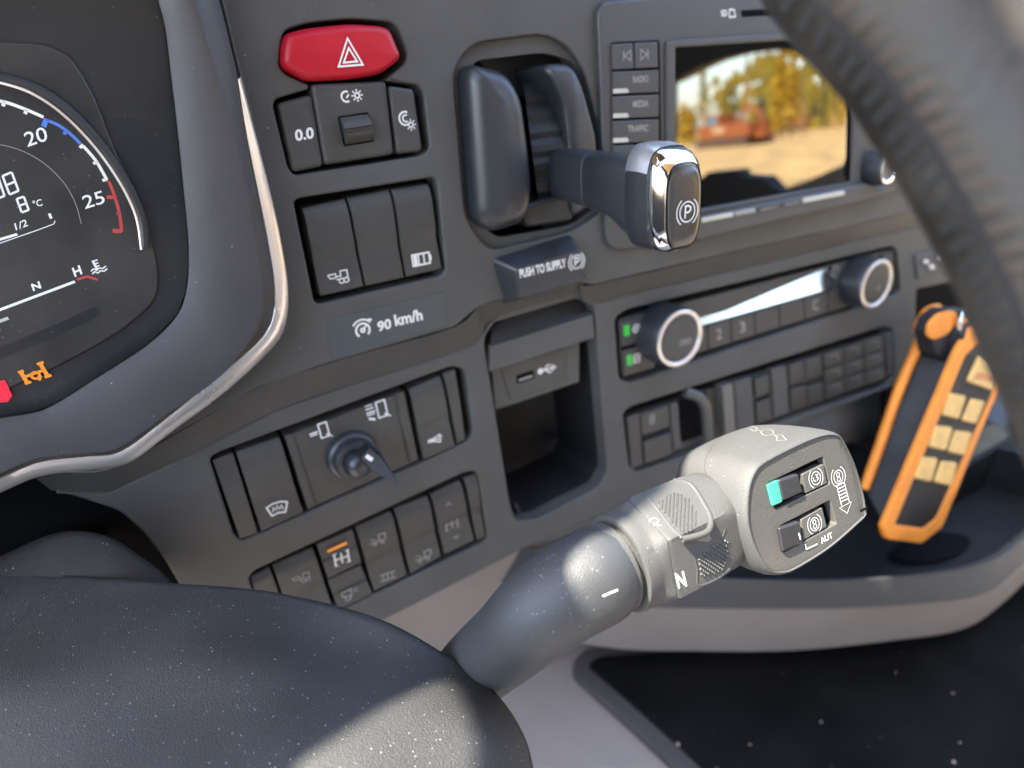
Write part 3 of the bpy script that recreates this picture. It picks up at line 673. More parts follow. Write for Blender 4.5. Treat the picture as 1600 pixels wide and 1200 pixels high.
# curved slot cover with ribs
rows = []
for k in range(25):
    t = k / 24; y = 128 + 232 * t; c = -.016 + .020 * math.sin(math.pi * (t * .9 + .05)) - (.0016 if k % 3 == 0 else 0)
    rows.append([PN.pix(818 + 30 * t, y + 4, c), PN.pix(848 + 26 * t, y, c + .0008), PN.pix(882 + 24 * t, y - 4, c)])
obj('slot_cover', loft(rows, False, False, False), M['rblack'], pb_, smooth=25)
obj('slot_foot', plate(PN, [(812, 322), (890, 300), (898, 345), (825, 356)], .004, -.02, r=.003, bev=.003), M['dark'], pb_, wn=True)
def rsect(pl, cx, cy, c, hw, hh, e=4.0, n=36, skew=0, up=None, dn=None):
    o = V(pl.ab(cx, cy, c)); out = []
    for k in range(n):
        t = 2 * math.pi * k / n; ct, s_ = math.cos(t), math.sin(t)
        x = math.copysign(abs(ct) ** (2 / e), ct) * hw
        y = math.copysign(abs(s_) ** (2 / e), s_) * (hh if (up is None) else (up if s_ > 0 else dn))
        out.append(pl.pt(o.x + x + skew * y, o.y + y, c))
    return out
arm = [rsect(PN, 878, 268, -.004, .0105, .0130), rsect(PN, 884, 270, .004, .0105, .0130), rsect(PN, 934, 281, .034, .0108, .0138),
       rsect(PN, 935, 281.2, .0343, .0106, .0136), rsect(PN, 936, 281.4, .0346, .0110, .0140),
       rsect(PN, 972, 290, .054, .0112, .0150), rsect(PN, 992, 297, .064, .0112, .0165, up=.0155, dn=.0190), rsect(PN, 1006, 303, .070, .0110, .02, up=.0160, dn=.0215)]
obj('lever_arm', loft(arm), M['blueblack'], pb_, smooth=40)
kn = [rsect(PN, 1003, 306, .067, .0080, .018, 3, up=.017, dn=.019), rsect(PN, 1006, 306, .0685, .0118, .023, 3.2, up=.0225, dn=.0215), rsect(PN, 1012, 307, .0715, .0136, .025, 3.4, up=.0245, dn=.0232),
      rsect(PN, 1032, 309, .079, .0142, .025, 3.4, up=.0245, dn=.0238), rsect(PN, 1046, 311, .0845, .0140, .024, 3.4, up=.0232, dn=.0236)]
obj('knob_shell', loft(kn), M['blueblack'], pb_, smooth=50)
capr = []
for c_k, ring_ in enumerate(kn[1:]):
    ce_ = sum(ring_, V((0, 0, 0))) / len(ring_)
    capr.append([p + (p - ce_).normalized() * .0004 for p in ring_[1:17]])
obj('knob_cap', loft(capr, False, False, False), M['chrome2'], pb_, smooth=50)
rg = [rsect(PN, 1046, 311, .0840, .0141, .024, 3.4, up=.0233, dn=.0237), rsect(PN, 1054, 313, .0875, .0140, .024, 3.4, up=.0225, dn=.0235), rsect(PN, 1062, 315, .0905, .0128, .022, 3.4, up=.0205, dn=.0228),
      rsect(PN, 1068, 316, .0925, .0108, .019, 3.4, up=.0176, dn=.0215), rsect(PN, 1068, 316, .0915, .0100, .018, 3.4, up=.0168, dn=.0208)]
obj('chrome_ring', loft(rg), M['chrome'], pb_, smooth=50)
PK = Plane(PN.pix(1063, 325, .0935), nrm(N - U * .05))
fc = [rsect(PN, 1068, 317, .0915, .0101, .018, 3.2, up=.0168, dn=.0208), rsect(PN, 1069.5, 317.5, .0930, .0099, .018, 3.2, up=.0165, dn=.0205), rsect(PN, 1071, 319, .0940, .0085, .0165, 3, up=.0148, dn=.0188), rsect(PN, 1073, 320, .0943, .006, .012, 3, up=.011, dn=.014)]
kf = obj('knob_face', loft(fc), mat('brushed_dark', (.07, .066, .062), .30, metal=.6, var=.06), pb_, smooth=50)
P_ = Plane(PN.pix(1065, 321, .0945), N)
psym = [(circ(0, 0, .72, 24), True, .0006), (arc(0, 0, 1.02, 125, 235), False, .0006), (arc(0, 0, 1.02, -55, 55), False, .0006), ([(-.2, -.45), (-.2, .42), (.1, .42), (.3, .3), (.3, .08), (.1, -.04), (-.2, -.04)], False, .0008)]
obj('parking_symbol', icon(P_, 1074, 331, 16, psym, -.15, .0006, .0002, 1.0), M['white'], kf)
# push to supply key
PB = PN
def frustum(base, top, c0, c1, r0=.003, r1=.002):
    a = fillet([PN.ab(*p, c0) for p in base], r0); b = fillet([PN.ab(*p, c1) for p in top], r1)
    A = [PN.pt(x, y, c0) for x, y in a]; B = [PN.pt(x, y, c1) for x, y in b]
    m = min(len(A), len(B)); A, B = A[:m], B[:m]
    b2 = [p + (q - p) * .88 for p, q in zip(A, B)]; cB = sum(B, V((0, 0, 0))) / m
    b3 = [q + (cB - q) * .02 for q in B]
    return loft([A, b2, [q.lerp(p, .03) - N * .0004 for p, q in zip(A, B)], b3])
pk = thing('supply_key', 'dark wedge shaped key lettered PUSH TO SUPPLY under the parking brake', 'push key', PN.pix(850, 470))
obj('key_body', frustum([(764, 402), (890, 362), (916, 434), (786, 476)], [(806, 420), (905, 390), (919, 436), (812, 467)], -.002, .013), M['blueblack'], pk, smooth=35)
Pk2 = Plane(PN.pix(860, 430, .0133), N)
obj('lettering', text(PN, 'PUSH TO SUPPLY', (813, 435), (885, 417), (811, 421), .0134, .03), w, pk)
obj('parking_symbol', icon(Plane(PN.pt(0, 0, .0132), N), 901, 409, 12, psym, -.2, .0006, .0002), w, pk)

# ================================================================== INFOTAINMENT DISPLAY
inf = thing('infotainment_display', 'glossy infotainment screen reflecting trees, with a column of keys beside it', 'display', PN.pix(1180, 385))
hs = plate(PN, [(935, 20), (942, 3), (960, 0), (1450, -40), (1470, 280), (1395, 300), (1095, 378), (965, 392), (948, 380)], .0040, -.001, r=.005, bev=.0018, holes=[([(1056, 74), (1338, 56), (1331, 284), (1056, 334)], .0008)])
obj('housing', hs, mat('display_housing', (.036, .036, .037), .45, grain=.2, var=.05), inf, wn=True)
obj('screen_frame', plate(PN, [(1043, 64), (1352, 42), (1345, 291), (1043, 346)], .0060, .0038, r=.002, bev=.0010, holes=[([(1056, 74), (1338, 56), (1331, 284), (1056, 334)], .0008)]), M['dash'], inf, wn=True)
scr = mat('screen_glass', (.50, .50, .50), .015, metal=1.0)
scr.node_tree.nodes['Principled BSDF'].inputs['Base Color'].default_value = (.125, .125, .122, 1)
obj('screen', plate(PN, [(1050, 70), (1345, 50), (1338, 290), (1050, 340)], .0030, .001, r=0, bev=.0001), scr, inf, smooth=0)
def keyplate(pl, q, c, c0, m, parent, name='key', bev=.0007, r=.0008):
    return obj(name, plate(pl, q, c, c0, r=r, bev=bev, seg=3), m, parent, wn=True)
obj('key_well', plate(PN, [(955, 66), (1031, 62), (1034, 245), (959, 250)], .0043, .0038, r=.002, bev=.0002), M['black'], inf)
KM = mat('key_plastic', (.034, .034, .034), .5, grain=.2, var=.05)
k = keyplate(PN, [(957, 69), (989, 67), (991, 107), (958, 109)], .0056, .003, KM, inf)
obj('symbol', icon(PN, 980, 87, 7, [([(-.8, .8), (-.8, -.8)], False, .0006), ([(.8, .8), (-.6, 0), (.8, -.8)], True, .0006)], -.05, .0006, .0058), M['grey_print'], k)
k = keyplate(PN, [(992, 67), (1028, 65), (1029, 105), (993, 107)], .0056, .003, KM, inf)
obj('symbol', icon(PN, 1007, 85, 7, [([(.8, .8), (.8, -.8)], False, .0006), ([(-.8, .8), (.6, 0), (-.8, -.8)], True, .0006)], -.05, .0006, .0058), M['grey_print'], k)
for i, s in enumerate(['RADIO', 'MEDIA', 'TRAFFIC', 'NAV']):
    y = 111 + i * 38.5
    k = keyplate(PN, [(958, y + 1), (1030, y - 2), (1030, y + 33), (959, y + 36)], .0056, .003, KM, inf)
    wd = 24 if len(s) < 6 else 32
    if s == 'NAV': wd = 16
    obj('lettering', text(PN, s, (1013 - wd, y + 18.5), (1013, y + 17), (1013 - wd, y + 8), .0058, .02), M['grey_print'], k)
    obj('key_light', poly(PN, [(958, y + 28), (980, y + 27), (983, y + 32), (980, y + 34), (958, y + 35)], .0059), M['white_led'], k)
ledge = thing_ = plate(PN, [(1040, 350), (1355, 286), (1392, 292), (1384, 306), (1090, 377), (1045, 372)], .0105, .002, r=.003, bev=.0030, seg=5)
obj('softkey_ledge', ledge, M['dash'], inf, wn=True)
for (x0, x1, m) in [(1098, 1146, M['white_led']), (1149, 1181, M['grey_print']), (1183, 1220, KM), (1222, 1253, KM), (1256, 1320, M['white_led'])]:
    f = lambda x: 342 - (x - 1098) * .195
    obj('softkey', plate(PN, [(x0, f(x0) - 1), (x1, f(x1) - 1), (x1, f(x1) + 6), (x0, f(x0) + 6)], .0116, .0095, r=.0005, bev=.0003), m, inf)
obj('softkey_lettering', text(PN, 'MENU', (1190, 330), (1213, 325.5), (1190, 326), .0119).join(text(PN, 'BACK', (1228, 322), (1248, 318), (1228, 318), .0119)), M['grey_print'], inf)
obj('card_slot', plate(PN, [(1158, 16), (1240, 11), (1240, 21), (1160, 27)], .0043, .0030, r=.001, bev=.0002), M['black'], inf)
obj('card_symbol', text(PN, 'SD', (1127, 26), (1137, 25), (1126, 16), .0042, .03).join(stroke(PN, [(1140, 15), (1147, 15), (1149, 26), (1140, 27)], .0008, .0042, True)), w, inf)
obj('knob', lathe(PN, 1362, 262, .004, [(.0125, 0), (.0122, .012), (.0118, .0135)], 40), M['blueblack'], inf, smooth=40)
obj('knob_ring', lathe(PN, 1362, 262, .004, [(.0100, .0130), (.0104, .0145), (.0090, .0150), (.0085, .0140)], 40), M['chrome'], inf, smooth=60)

# ================================================================== RADIO UNIT
rad = thing('radio_unit', 'slim radio with two large ringed knobs and a long glossy display', 'radio', PN.pix(1190, 530))
cr_ = LOC - .003
def rq(a, b, t0, t1, top=((966, 500), (1398, 388)), bot=((972, 594), (1403, 458))):
    """A quad of the radio front: a..b across, t0..t1 down."""
    P0, P1, Q0, Q1 = V(top[0]), V(top[1]), V(bot[0]), V(bot[1])
    def f(s, t): return tuple((P0.lerp(P1, s)).lerp(Q0.lerp(Q1, s), t))
    return [f(a, t0), f(b, t0), f(b, t1), f(a, t1)]
obj('front_plate', plate(PN, rq(0, 1, 0, 1), cr_ - .001, cr_ - .009, r=.003, bev=.0006, holes=[(rq(.185, .78, .025, .485), .0006)]), M['switch'], rad, wn=True)
k = keyplate(PN, rq(.005, .12, .05, .46), cr_ + .0006, cr_ - .004, M['switch'], rad)
obj('key_light', poly(PN, rq(.018, .038, .12, .30), cr_ + .0008), M['green_led'], k)
obj('symbol', icon(PN, 994, 513, 6, [(circ(0, 0, .8), True, .0009), (circ(0, 0, .2), True, .0009)], -.25, .0007, cr_ + .0009), w, k)
k = keyplate(PN, rq(.008, .12, .53, .96), cr_ + .0006, cr_ - .004, M['switch'], rad)
obj('key_light', poly(PN, rq(.022, .040, .62, .80), cr_ + .0008), M['green_led'], k)
obj('symbol', icon(PN, 995, 560, 6, [([(-.7, -.8), (-.7, .8), (.7, .8), (.7, -.8)], True, .0009), ([(-.7, 0), (.7, 0)], False, .0009)], -.25, .0007, cr_ + .0009), w, k)
glass = mat('radio_display_glass', (.34, .33, .31), .16, metal=1.0, scratch=.1)
dq = rq(.19, .775, .03, .48); PD0 = Plane(PN.pix(*dq[3], cr_ + .0006), nrm(N + U * .30), H)
dpl = obj('display', plate(PD0, dq, 0, -.0022, r=.0006, bev=.0002), glass, rad, smooth=0)
xs = [.235, .315, .40, .485, .575, .665, .75, .83]
sy = ['1', '2', '3', '4', '5', '6']
for i in range(7):
    k = keyplate(PN, rq(xs[i] + .002, xs[i + 1] - .002, .52, .95), cr_ + .0008, cr_ - .004, M['switch'], rad, bev=.0006)
    if i in (0, 1, 2, 5):
        q = rq(xs[i] + .03, xs[i] + .05, .62, .82)
        obj('symbol', text(PN, {0: '1', 1: '2', 2: '3', 5: 'C'}[i], q[3], q[2], q[0], cr_ + .0010), M['grey_print'], k)
q = rq(.80, .83, .10, .32); obj('symbol', icon(PN, 1305, 424, 7, [(circ(0, 0, .8), True, .0008), ([(-.5, -.5), (.5, .5)], False, .0008)], -.25, .0006, cr_ + .0006), M['grey_print'], rad)
q = rq(.955, .995, .06, .3); keyplate(PN, q, cr_ + .0006, cr_ - .004, M['switch'], rad)
for (x, y, s, nm) in ((1032, 518, 1, 'a'), (1336, 437, 1, 'b')):
    kb = obj('knob', lathe(PN, x, y, cr_, [(.0215 * s, -.003), (.0215 * s, .010), (.0208, .0175), (.0200, .0190), (.0150, .0190)], 48), M['blueblack'], rad, smooth=40)
    obj('knob_ring', lathe(PN, x, y, cr_, [(.0200, .0188), (.0202, .0200), (.0194, .0206), (.0176, .0204), (.0168, .0195), (.0166, .0185)], 48), M['satin'], kb, smooth=60)
    cpk = obj('knob_cap', lathe(PN, x, y, cr_, [(.0164, .0186), (.0162, .0198), (.0150, .0202), (.010, .0200)], 48), M['switch'], kb, smooth=40)
PT = Plane(PN.pt(0, 0, cr_ + .0206), N)
obj('mark', icon(PT, 1071, 534, 9, [([(-.9, .3), (.9, .3), (.9, -.3), (-.9, -.3)], True, .0007), ([(-.5, 0), (.5, 0)], False, .0009)], -.25, .0007), M['grey_print'], rad)
obj('mark', icon(PT, 1373, 450, 4, [(circ(0, 0, .6), True, .0007)], -.25, .0007), M['grey_print'], rad)

# ================================================================== CLIMATE / SWITCH ROW UNDER THE RADIO
acu = thing('climate_key_panel', 'key panel below the radio with a dark open slot and hooked latch', 'key panel', PN.pix(1190, 680))
ca = LOC - .002
def aq(a, b, t0, t1): return rq(a, b, t0, t1, ((978, 650), (1396, 514)), ((985, 738), (1400, 588)))
obj('backing', plate(PN, aq(.0, 1, 0, 1), ca - .005, ca - .011, r=.003, bev=.0006), M['switch'], acu, wn=True)
keyplate(PN, aq(.005, .05, .04, .96), ca + .0005, ca - .006, M['switch'], acu, 'end_filler', .001)
k = keyplate(PN, aq(.055, .16, .06, .45), ca + .0008, ca - .006, M['switch'], acu, bev=.001)
obj('symbol', icon(PN, 1019, 655, 6, [([(-.5, -.9), (-.5, .9), (.5, .9), (.5, -.9)], True, .0009), ([(-.4, 0), (.4, 0)], False, .0009)], -.3, .0008, ca + .0011), M['grey_print'], k)
keyplate(PN, aq(.058, .16, .56, .96), ca + .0008, ca - .006, M['switch'], acu, bev=.001)
keyplate(PN, aq(.165, .195, .06, .90), ca + .0002, ca - .006, M['dash'], acu, 'divider', .001)
obj('open_slot', plate(PN, aq(.20, .30, .03, .80), ca - .003, ca - .004, r=.001, bev=.0002), M['black'], acu)
# hooked latch: an arched bar
hk = tube([PN.pix(*p, c) for p, c in (((1070, 612), ca + .001), ((1092, 620), ca + .006), ((1102, 634), ca + .007), ((1105, 660), ca + .006), ((1107, 690), ca + .005), ((1110, 715), ca + .002))], .0042, 12)
obj('latch', hk, mat('latch_plastic', (.05, .05, .045), .4), acu, smooth=60)
obj('rail', plate(PN, aq(.36, .40, .04, .98), ca + .0025, ca - .006, r=.001, bev=.001), mat('rail_plastic', (.085, .082, .075), .45), acu, wn=True)
for (a, b, t0, t1, nm) in [(.405, .47, .04, .96, 'r'), (.48, .535, .10, .46, 'k'), (.48, .535, .56, .96, 'k'), (.545, .60, .04, .96, 'r'), (.61, .665, .06, .46, 'k'), (.61, .665, .54, .96, 'k'), (.67, .73, .06, .46, 'k'), (.67, .73, .60, .96, 'k')]:
    k = keyplate(PN, aq(a, b, t0, t1), ca + (.0016 if nm == 'r' else .0004), ca - .006, M['dash'] if nm == 'r' else M['switch'], acu, bev=.0009)
for i in range(3):
    for j in range(3):
        a = .74 + i * .075; k = keyplate(PN, aq(a, a + .07, .06 + j * .31, .34 + j * .31), ca + .0006, ca - .006, M['switch'], acu, bev=.0007)
        q = aq(a + .02, a + .05, .13 + j * .31, .26 + j * .31)
        obj('symbol', stroke(PN, q[:3], .0007, ca + .0009), M['grey_print'], k)
keyplate(PN, aq(.972, .995, .05, .95), ca + .0010, ca - .006, M['dash'], acu, 'end_filler', .001)
# sockets right of the radio
so = thing('socket_plate', 'small plate with two bright pins at the right end of the dashboard', 'socket plate', PN.pix(1462, 425))
obj('plate', plate(PN, [(1430, 398), (1500, 378), (1503, 412), (1434, 436)], LOC + .0015, LOC - .002, r=.002, bev=.001), M['dash'], so, wn=True)
for x, y in ((1443, 409), (1452, 417), (1466, 402)):
    obj('pin', lathe(PN, x, y, LOC + .001, [(.0022, 0), (.0022, .003), (.0012, .004)], 14), M['satin'], so, smooth=60)

# ================================================================== STORAGE CUBBY
cub = thing('storage_cubby', 'open black storage cubby with a hinged flap and charging socket above it', 'cubby', PN.pix(870, 800))
ro = fillet([PN.ab(*p, LOC) for p in cub_w], .004)
linR = []
for d, c in ((-.0004, LOC - .010), (.001, LOC - .016), (.003, LOC - .060), (.008, LOC - .064)):
    linR.append([PN.pt(x, y, c) for x, y in offset(ccw(ro), d)])
obj('liner', loft(linR, True, False, True), mat('cubby_lining', (.008, .008, .009), .6, spec=.25, grain=.2), cub, smooth=40)
obj('rim_lip', tube([PN.pix(*q_, LOC - .012) for q_ in ((803, 786), (812, 806), (838, 804), (925, 756), (944, 732))], .0022, 10), M['dark'], cub, smooth=60)
fA = [(767, 541), (927, 491), (930, 528), (766, 582)]
obj('flap_front', plate(PN, fA, LOC + .0016, LOC - .002, r=.0012, bev=.0008), M['dash'], cub, wn=True)
gF = Geo(); a = [PN.pix(*p, LOC + .001) for p in ((767, 541), (927, 491))]; b = [PN.pix(*p, LOC - .008) for p in ((768, 512), (787, 497), (900, 466), (924, 481))]
gF.add(a + b, [(0, 1, 5, 4), (0, 4, 3, 2)])
obj('flap_top', gF, M['dark'], cub)
obj('socket_block', plate(PN, [(768, 575), (906, 530), (906, 597), (773, 642)], LOC - .007, LOC - .030, r=.0015, bev=.001), M['dash'], cub, wn=True)
usb = thing('charging_socket', 'small charging socket with one port and a white symbol inside the cubby', 'socket', PN.pix(840, 612))
obj('plate', plate(PN, [(783, 574), (884, 543), (887, 597), (798, 626)], LOC - .0058, LOC - .008, r=.002, bev=.0006), M['switch'], usb, wn=True)
obj('port', plate(PN, [(807, 587), (834, 578), (835, 591), (808, 600)], LOC - .0055, LOC - .007, r=.0004, bev=.0001), M['black'], usb)
obj('tongue', plate(PN, [(811, 593), (832, 586), (832, 589), (811, 596)], LOC - .0052, LOC - .006, r=.0002, bev=.0001), M['grey_print'], usb)
obj('symbol', icon(PN, 855, 577, 13, [([(-.9, 0), (.6, 0)], False, .0010), (circ(-.8, 0, .22, 10), True, .0012), ([(.6, .25), (1, 0), (.6, -.25)], True, .0008), ([(-.4, 0), (0, .4), (.4, .4)], False, .0008), ([(-.2, 0), (.2, -.4), (.5, -.4)], False, .0008)], -.3, .0008, LOC - .0055), w, usb)

# ================================================================== CONTROL STALK
PH = math.radians(20)
Ns = N * math.cos(PH) + U * math.sin(PH); Us = U * math.cos(PH) - N * math.sin(PH)
A_ = at(972, 878, .245)
def ring(s, fn, n=72, ax=None):
    return [A_ + H * s + (Ns * math.cos(a) + Us * math.sin(a)) * fn(math.degrees(a)) for a in [2 * math.pi * k / n for k in range(n)]]
def hexr(deg, ap, rmax, a0=25):
    t = ((deg - a0) % 60) - 30; r = ap / math.cos(math.radians(t))
    # soften the corner
    return r if r < rmax else rmax + (r - rmax) * .25
stk = thing('control_stalk', 'grey gear and retarder stalk with N collar and green lit slide switch', 'control stalk', at(740, 1050, .28))
# barrel: from the collar bending down behind the column cover
ctrl = [(A_ - H * -.001, .0160), (A_ - H * .010, .0168), (at(928, 902, .2385), .0172), (at(885, 925, .2375), .0172), (at(838, 960, .240), .0163), (at(795, 1000, .252), .0154), (at(750, 1038, .272), .0152), (at(700, 1088, .298), .0152), (at(640, 1145, .33), .016)]
cp_ = cr([c[0] for c in ctrl], 6); rd = [V((c[1], 0, 0)) for c in ctrl]; rd = [v.x for v in cr(rd, 6)]
obj('barrel', tube(cp_[5:], rd[5:], 48, flat=U), M['barrel'], stk, smooth=50)
circ_ = lambda r: (lambda d: r)
# seam ring and lip
nk = [ring(s, circ_(r)) for s, r in ((-.0105, .0155), (-.0100, .0164), (-.0040, .0164), (-.0035, .0152), (-.001, .0150))]
nk[0] = ring(-.0110, circ_(.0120))
obj('neck_ring', loft(nk, True, False, False), M['stalk'], stk, smooth=50)
lip = [(-.0016, .0150), (-.0022, .0172), (-.0018, .0182), (0, .0186), (.0032, .0184)]
rings_ = [ring(s, circ_(r)) for s, r in lip]
def mixr(k, r, ap, rm): return lambda d: (1 - k) * r + k * hexr(d, ap, rm)
rings_ += [ring(s, mixr(k, .0180, .0188, .0212)) for s, k in ((.0045, .45), (.0062, .85), (.0074, 1.0))]
obj('collar_base', loft(rings_, True, False, False), M['stalk'], stk, smooth=40)
body = [ring(s, f) for s, f in ((.0076, mixr(1, .018, .0184, .0200)), (.0078, mixr(1, 0, .0188, .0213)), (.0090, mixr(1, 0, .0192, .0222)), (.030, mixr(1, 0, .0192, .0222)), (.038, mixr(.9, .0195, .0193, .0210)), (.0415, mixr(.5, .0196, .0193, .021)), (.0440, mixr(.1, .0195, .0193, .021)), (.0462, circ_(.0188)), (.0468, circ_(.0170)), (.050, circ_(.0165)))]
cbody = loft(body, True, False, False)
obj('rotating_collar', cbody, M['stalk'], stk, smooth=24)
def facet(deg, off=0):
    a = math.radians(deg); nn = Ns * math.cos(a) + Us * math.sin(a)
    return Plane(A_ + H * .024 + nn * (.0192 + off), nn, H)
FT, FN = facet(55), facet(-5)
def pad(pl, outline, name, m):
    """Knurled grip: rows of small pyramids inside a raised rim."""
    lp = ccw([pl.ab(*p) for p in outline]); g = Geo()
    xs_ = [p[0] for p in lp]; ys_ = [p[1] for p in lp]; st = .0015
    def inside(x, y):
        for i in range(len(lp)):
            (x0, y0), (x1, y1) = lp[i], lp[(i + 1) % len(lp)]
            if (x1 - x0) * (y - y0) - (y1 - y0) * (x - x0) < .0004 * math.hypot(x1 - x0, y1 - y0): return False
        return True
    j = 0; y = min(ys_)
    while y < max(ys_):
        x = min(xs_) + (st * .62 if j % 2 else 0)
        while x < max(xs_):
            if inside(x, y):
                hx, hy = st * .50, st * .50
                g.add([pl.pt(x - hx, y, .00005), pl.pt(x, y - hy, .00005), pl.pt(x + hx, y, .00005), pl.pt(x, y + hy, .00005),
                       pl.pt(x - hx * .25, y, .00060), pl.pt(x, y - hy * .25, .00060), pl.pt(x + hx * .25, y, .00060), pl.pt(x, y + hy * .25, .00060)],
                      [(0, 1, 5, 4), (1, 2, 6, 5), (2, 3, 7, 6), (3, 0, 4, 7), (4, 5, 6, 7)])
            x += st * 1.24
        y += st * .64; j += 1
    return obj(name, g, m, stk, smooth=0)
padt = [(1022, 784), (1052, 769), (1075, 776), (1091, 805), (1090, 824), (1068, 838), (1056, 828)]
pad(FT, padt, 'grip_pad', M['stalk'])
padn = [(1089, 868), (1120, 846), (1138, 838), (1138, 872), (1128, 893), (1094, 906)]
pad(FN, padn, 'grip_pad', M['stalk'])
def rim_tube(pl, px, r, name, closed=False, c=.0):
    p = [pl.pix(q.x, q.y, c) for q in cr([V(k) for k in px], 5, closed)]
    return obj(name, tube(p, r, 10, closed), M['stalk'], stk, smooth=60)
rim_tube(FT, [(1012, 778), (1030, 800), (1050, 826), (1066, 841)], .0006, 'pad_rim', c=-.0004)
rim_tube(FT, [(1052, 752), (1078, 758), (1098, 786), (1110, 812), (1104, 832), (1066, 843)], .0012, 'pad_rim', c=-.0008)
rim_tube(FN, [(1082, 866), (1088, 890), (1090, 914), (1120, 903), (1139, 888)], .0008, 'pad_rim', c=-.0006)
rim_tube(FN, [(1082, 866), (1105, 858), (1122, 848), (1132, 826)], .0008, 'pad_rim', c=-.0006)
obj('lettering', text(FN, 'N', (1060, 920), (1074, 916), (1054, 896), .0002, .03), w, stk)
drape_later = [[[(1010, 815), (1016, 827)], [(1005, 817), (1013, 813)], [(1012, 829), (1019, 825)], [(1021, 827), (1014, 813), (1023, 809), (1029, 813), (1026, 818), (1018, 821)], [(1024, 819), (1034, 822)]]]
FB = Plane(at(953, 928, .225), nrm(Ns - Us * .35 - H * .05), H)
a = at(941, 932, .2235); b = at(967, 922, .2245)
# index mark lying on the barrel surface
def onbarrel(px, py):
    r = ray(px, py); best = None
    for k in range(600):
        z = .19 + k * .0001; p = CAM + r * z
        for q0, q1, rr in zip(cp_[5:], cp_[6:], rd[5:]):
            d = q1 - q0; t = max(0, min(1, (p - q0).dot(d) / d.length_squared))
            if (p - q0 - d * t).length < rr + .00012: return p
    return p
ma = [onbarrel(942 + 24 * t, 933 - 10 * t) for t in [k / 6 for k in range(7)]]; mb = [onbarrel(941 + 24 * t, 930 - 10 * t) for t in [k / 6 for k in range(7)]]
obj('index_mark', loft([ma, mb], False, False, False), w, stk)

# head
zf = .0235                                        # the button face stands this far in front of the stalk axis
PFc = Plane(A_ + Ns * zf, Ns, H)
face_px = [(1167, 800), (1169, 768), (1175, 745), (1186, 727), (1206, 714), (1235, 699), (1266, 685), (1293, 677), (1311, 679), (1320, 690), (1336, 723), (1349, 766), (1354, 793), (1354, 806), (1341, 820), (1297, 858), (1246, 890), (1226, 897), (1208, 896), (1194, 883), (1180, 858), (1170, 828)]
sm = [V(PFc.ab(*p)) for p in face_px]
fo = ccw([tuple(p) for p in cr(sm, 5, True)])
cx = sum(p[0] for p in fo) / len(fo); cy = sum(p[1] for p in fo) / len(fo)
def hring(c, d, sx=1, sy=1, dx=0, dy=0):
    q = offset(fo, d)
    return [PFc.pt(cx + (x - cx) * sx + dx, cy + (y - cy) * sy + dy, c) for x, y in q]
hd = [hring(-.0012, .0013), hring(-.0008, .0011), hring(0, .0007), hring(-.0001, .0003), hring(-.0006, -.0001), hring(-.0018, -.0006), hring(-.005, -.0012), hring(-.012, -.0014, 1, 1, 0, .0005),
      hring(-.020, -.0010, .995, 1.0, -.0005, .0016), hring(-.027, -.0004, .985, .99, -.0008, .0026), hring(-.034, 0, .955, .95, -.0012, .0036), hring(-.039, 0, .88, .87, -.002, .0040), hring(-.0420, 0, .74, .70, -.002, .0038), hring(-.0432, 0, .4, .35, -.002, .003)]
head = loft(hd, True, False, True)
hsh = obj('head_shell', head, M['stalk'], stk, smooth=60)
sl1 = [(1199, 755), (1286, 713), (1297, 756), (1211, 797)]
sl2 = [(1218, 822), (1297, 781), (1308, 818), (1224, 864)]
fin = offset(fo, .0010)
hl = [fillet([PFc.ab(*p, -.0006) for p in q_], .0012) for q_ in (sl1, sl2)]
fp = obj('button_face', plate2(PFc, fin, -.0006, -.004, .0003, hl), M['stalkface'], stk, wn=True)
for q_ in (sl1, sl2):
    obj('slot_back', plate(PFc, grow(q_, 1.08), -.0046, -.0052, r=0, bev=.0001), M['black'], fp)
BTN = mat('slide_button_plastic', (.014, .014, .016), .45, spec=.35, grain=.3)
b1 = obj('slide_button', plate(PFc, [(1218, 750), (1248, 740), (1255, 769), (1224, 783)], .0008, -.005, r=.0008, bev=.0009, seg=4), BTN, stk, wn=True)
obj('light_window', plate(PFc, [(1200, 758), (1216, 750), (1223, 784), (1208, 791)], .0002, -.0045, r=.0005, bev=.0003), M['teal'], stk, wn=True)
ic = obj('symbol_plate', plate(PFc, [(1254, 741), (1287, 725), (1293, 755), (1259, 771)], -.0006, -.005, r=.0005, bev=.0003), M['stalkface'], stk, wn=True)
retar = [(circ(0, 0, .68, 24), True, .00022), (arc(0, 0, 1.05, 120, 240), False, .00022), (arc(0, 0, 1.05, -60, 60), False, .00022), (circ(0, .24, .22, 12), True, .00026), (circ(0, -.24, .24, 12), True, .00026)]
obj('symbol', icon(PFc, 1275, 747, 10, [retar[0], retar[1], retar[2], ([(-.4, .2), (-.4, -.1), (-.1, -.35)], False, .00026), ([(.0, .35), (.35, .3), (.1, .05), (.4, -.1), (.1, -.3)], False, .00026)], -.45, .0003, -.00026), w, ic)
b2 = obj('slide_button', plate(PFc, [(1218, 825), (1250, 814), (1256, 848), (1224, 863)], .0008, -.005, r=.0008, bev=.0009, seg=4), BTN, stk, wn=True)
obj('white_stripe', stroke(PFc, [(1248, 833), (1251, 843)], .0006, .0010), w, b2)
ic2 = obj('symbol_plate', plate(PFc, [(1252, 812), (1285, 793), (1292, 823), (1256, 844)], -.0006, -.005, r=.0005, bev=.0003), M['stalkface'], stk, wn=True)
obj('symbol', icon(PFc, 1273, 819, 10, retar, -.45, .0003, -.00026), w, ic2)
obj('symbol', icon(PFc, 1310, 745, 10, retar, -.45, .0003, -.00026), w, fp)
gl_ = Geo()
